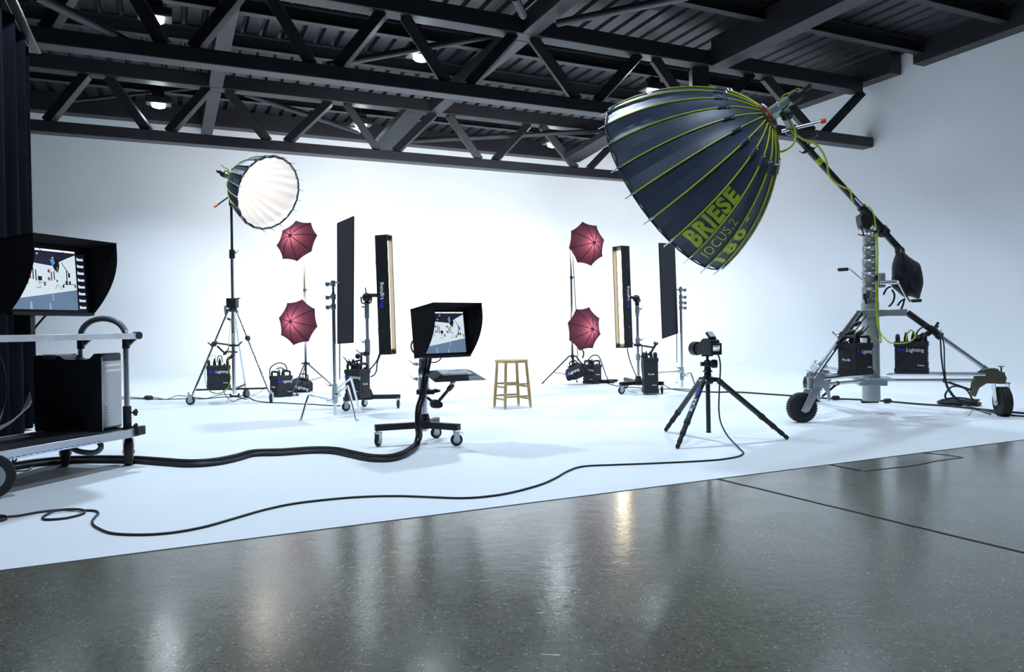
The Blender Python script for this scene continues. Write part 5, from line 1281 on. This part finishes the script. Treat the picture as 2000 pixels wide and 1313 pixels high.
# computer tower
Mw, Md, Mh = .215, .485, .522
Pm = W(200, 835, 4.96); Pm.z = ZD
ym = RAD(-5)
Am = M.Translation(Pm) @ rotz(ym)              # x: front edge at 0, runs left to -Md; y: 0 near side, +Mw far side
CT = Thing('computer_tower', 'dark grey metal computer tower with silver front standing on the cart deck', 'computer', Am @ V((-Md / 2, Mw / 2, 0)))
ol = [(0, .012), (0, Mh - .008), (-.008, Mh), (-.055, Mh), (-.062, Mh - .010), (-.088, Mh - .034), (-.10, Mh - .038), (-.255, Mh - .038), (-.272, Mh - .032), (-.30, Mh - .012), (-.315, Mh - .010), (-.325, Mh - .016), (-.330, Mh - .034), (-.34, Mh - .040), (-.405, Mh - .040), (-.415, Mh - .034), (-.418, Mh - .016), (-.426, Mh - .006), (-Md + .01, Mh - .006), (-Md, Mh - .018), (-Md, .014), (-Md + .01, .0), (-.38, .0), (-.36, .022), (-.11, .022), (-.09, .0), (-.01, .0)]
CT.part('body', MB().prism([V((x, 0, z)) for x, z in ol], V((0, Mw, 0))).xf(Am), 'computer_side', bevel=.003)
hb_ = MB()
hb_.bar((-.418, Mw / 2, Mh - .004), (-.325, Mw / 2, Mh - .006), Mw * .96, .008)
CT.part('carry_handle', hb_.xf(Am), 'bright_strip')
CT.part('front_panel', MB().box((.002, Mw / 2, Mh * .47), (.006, Mw - .012, Mh * .86)).xf(Am), 'computer_front', bevel=.002)
CT.part('front_edge', MB().box((.001, .003, Mh * .48), (.006, .006, Mh * .95)).xf(Am), 'bright_strip')
for z in (Mh * .845, Mh * .775): CT.part('drive_slot', MB().box((.006, Mw * .52, z), (.004, Mw * .80, .017)).xf(Am), 'bright_strip', bevel=.001)
pt = MB().box((.006, Mw * .15, Mh * .245), (.004, .022, .115)); CT.part('port_plate', pt.xf(Am), 'bright_strip', bevel=.002)
pd = MB()
for k in range(5): pd.box((.0085, Mw * .15, Mh * .16 + k * .018), (.002, .010, .009))
CT.part('port', pd.xf(Am), 'black_plastic'); CT.part('power_button', MB().cyl((.007, Mw * .15, Mh * .335), (.010, Mw * .15, Mh * .335), .008).xf(Am), 'zinc')
# monitor on the upper shelf
Mo = W(96, 546, 4.55)
ymo = face(Mo, 40)
mon, Amo = monitor(Mo, ymo, RAD(-4), .52, .375, .245, 'large monitor in a black felt hood on top of the cart', True)
pz = ZS - .010
Pp = Amo @ V((-.11, .07, 0)); Pp.z = pz
mon.part('stand_post', MB().bar(Pp, Pp + V((0, 0, .34)), .10, .05, V((0, 1, 0))), 'black_metal', bevel=.004)
mon.part('stand_foot', MB().box(Pp + V((0, 0, .006)), (.26, .22, .012), rotz(ymo).to_3x3()), 'black_metal', bevel=.004)
cable('black lead from the cart monitor down to the upper shelf', [W(93, 613, 4.52), W(84, 622, 4.55), W(72, 636, 4.6), W(66, 645, 4.65)], .006)
cable('black cable hanging down in front of the curtain beside the computer', [W(-2, 690, 4.7), W(7, 720, 4.75), W(11, 765, 4.75), W(6, 800, 4.7), W(-2, 825, 4.6)], .005)
for i in range(4):
    cable(['grey cable trailing over the deck left of the computer', 'second grey cable trailing left of the computer', 'third grey cable trailing left of the computer', 'thin grey cable looping up left of the computer'][i],
          [W(62 - i, 783 - 6 * i, 5.25), W(56 - 5 * i, 795 + i * 4, 5.2), W(40 - 6 * i, 808 + 5 * i, 5.1), W(24 - 8 * i, 824 + 3 * i, 4.95), W(-4 - 4 * i, 842 + i, 4.75)], .003, 'grey_cable', group='grey cables behind the computer')
cable('pale grey cable coiled on the floor under the cart', fpts([(25, 915), (45, 905), (65, 902), (68, 908), (55, 918), (35, 920), (22, 914), (40, 908), (60, 912), (50, 919), (28, 921)], .005), .005, 'grey_cable')
cable('black cables bunched under the cart deck', [W(2, 885, 4.4), W(10, 900, 4.4), W(20, 888, 4.4), W(26, 905, 4.4), W(14, 895, 4.4), W(22, 882, 4.4), W(32, 898, 4.4), W(18, 903, 4.42), W(8, 888, 4.42)], .005)
cable('thin black cable arching under the cart deck', [W(28, 887, 4.5), W(50, 884, 4.55), W(70, 878, 4.6), W(78, 872, 4.65), W(76, 868, 4.7)], .005)

# ------------------------------------------------------------------ cables along the floor at the left
cable('black mains cable on the floor from the cart to the left wheeled stand', fpts([(225, 779), (262, 779), (300, 780), (330, 780), (365, 779), (400, 779), (430, 776), (460, 775), (478, 773), (500, 783), (530, 786.5), (552, 787), (580, 789), (610, 790), (640, 792), (665, 793)], .006), .006)
cable('second black cable on the floor from the cart to the left wheeled stand', fpts([(225, 775), (255, 776), (285, 778), (305, 777), (325, 780), (345, 773), (362, 774), (385, 777), (405, 778), (425, 772), (445, 771), (470, 777), (482, 780)], .006), .005)
cable('yellow cable drooping below the pack in the left wheeled stand', [W(404, 758, 9.35), W(412, 766, 9.35), W(424, 769, 9.35), W(438, 766, 9.35), W(448, 752, 9.35), W(451, 735, 9.36)], .005, 'yellow_cord')
cable('black cable looping down below the left wheeled stand', [W(436, 758, 9.4), W(439, 770, 9.3), G(446, 779, .006), G(455, 784, .006), G(466, 780, .006), G(478, 777, .006)], .005)
cable('yellow cable from the left wheeled stand down to the floor at right', [W(519, 756, 9.5), W(508, 766, 9.5), W(495, 772, 9.5), G(484, 774, .006)], .004, 'yellow_cord')
a = MB(); p = G(290, 777, .03); a.lathe([(-.06, .012), (-.03, .032), (.03, .032), (.06, .012)], p, (1, .3, 0), 14); solo('cable_plug', a, 'black_plastic', 'black cable plug on the floor between cart and left wheeled stand', 'plug', 'plugs on the mains cable')
hk = MB().tube([G(450, 771, .05), G(451, 773, .02), G(457, 774, .012), G(464, 774, .012), G(466, 772, .02), G(466.5, 770, .05)], .014, 8, 4)
solo('cable_hook', hk, 'rubber', 'small black rubber hook on the floor under the left wheeled stand', 'hook')
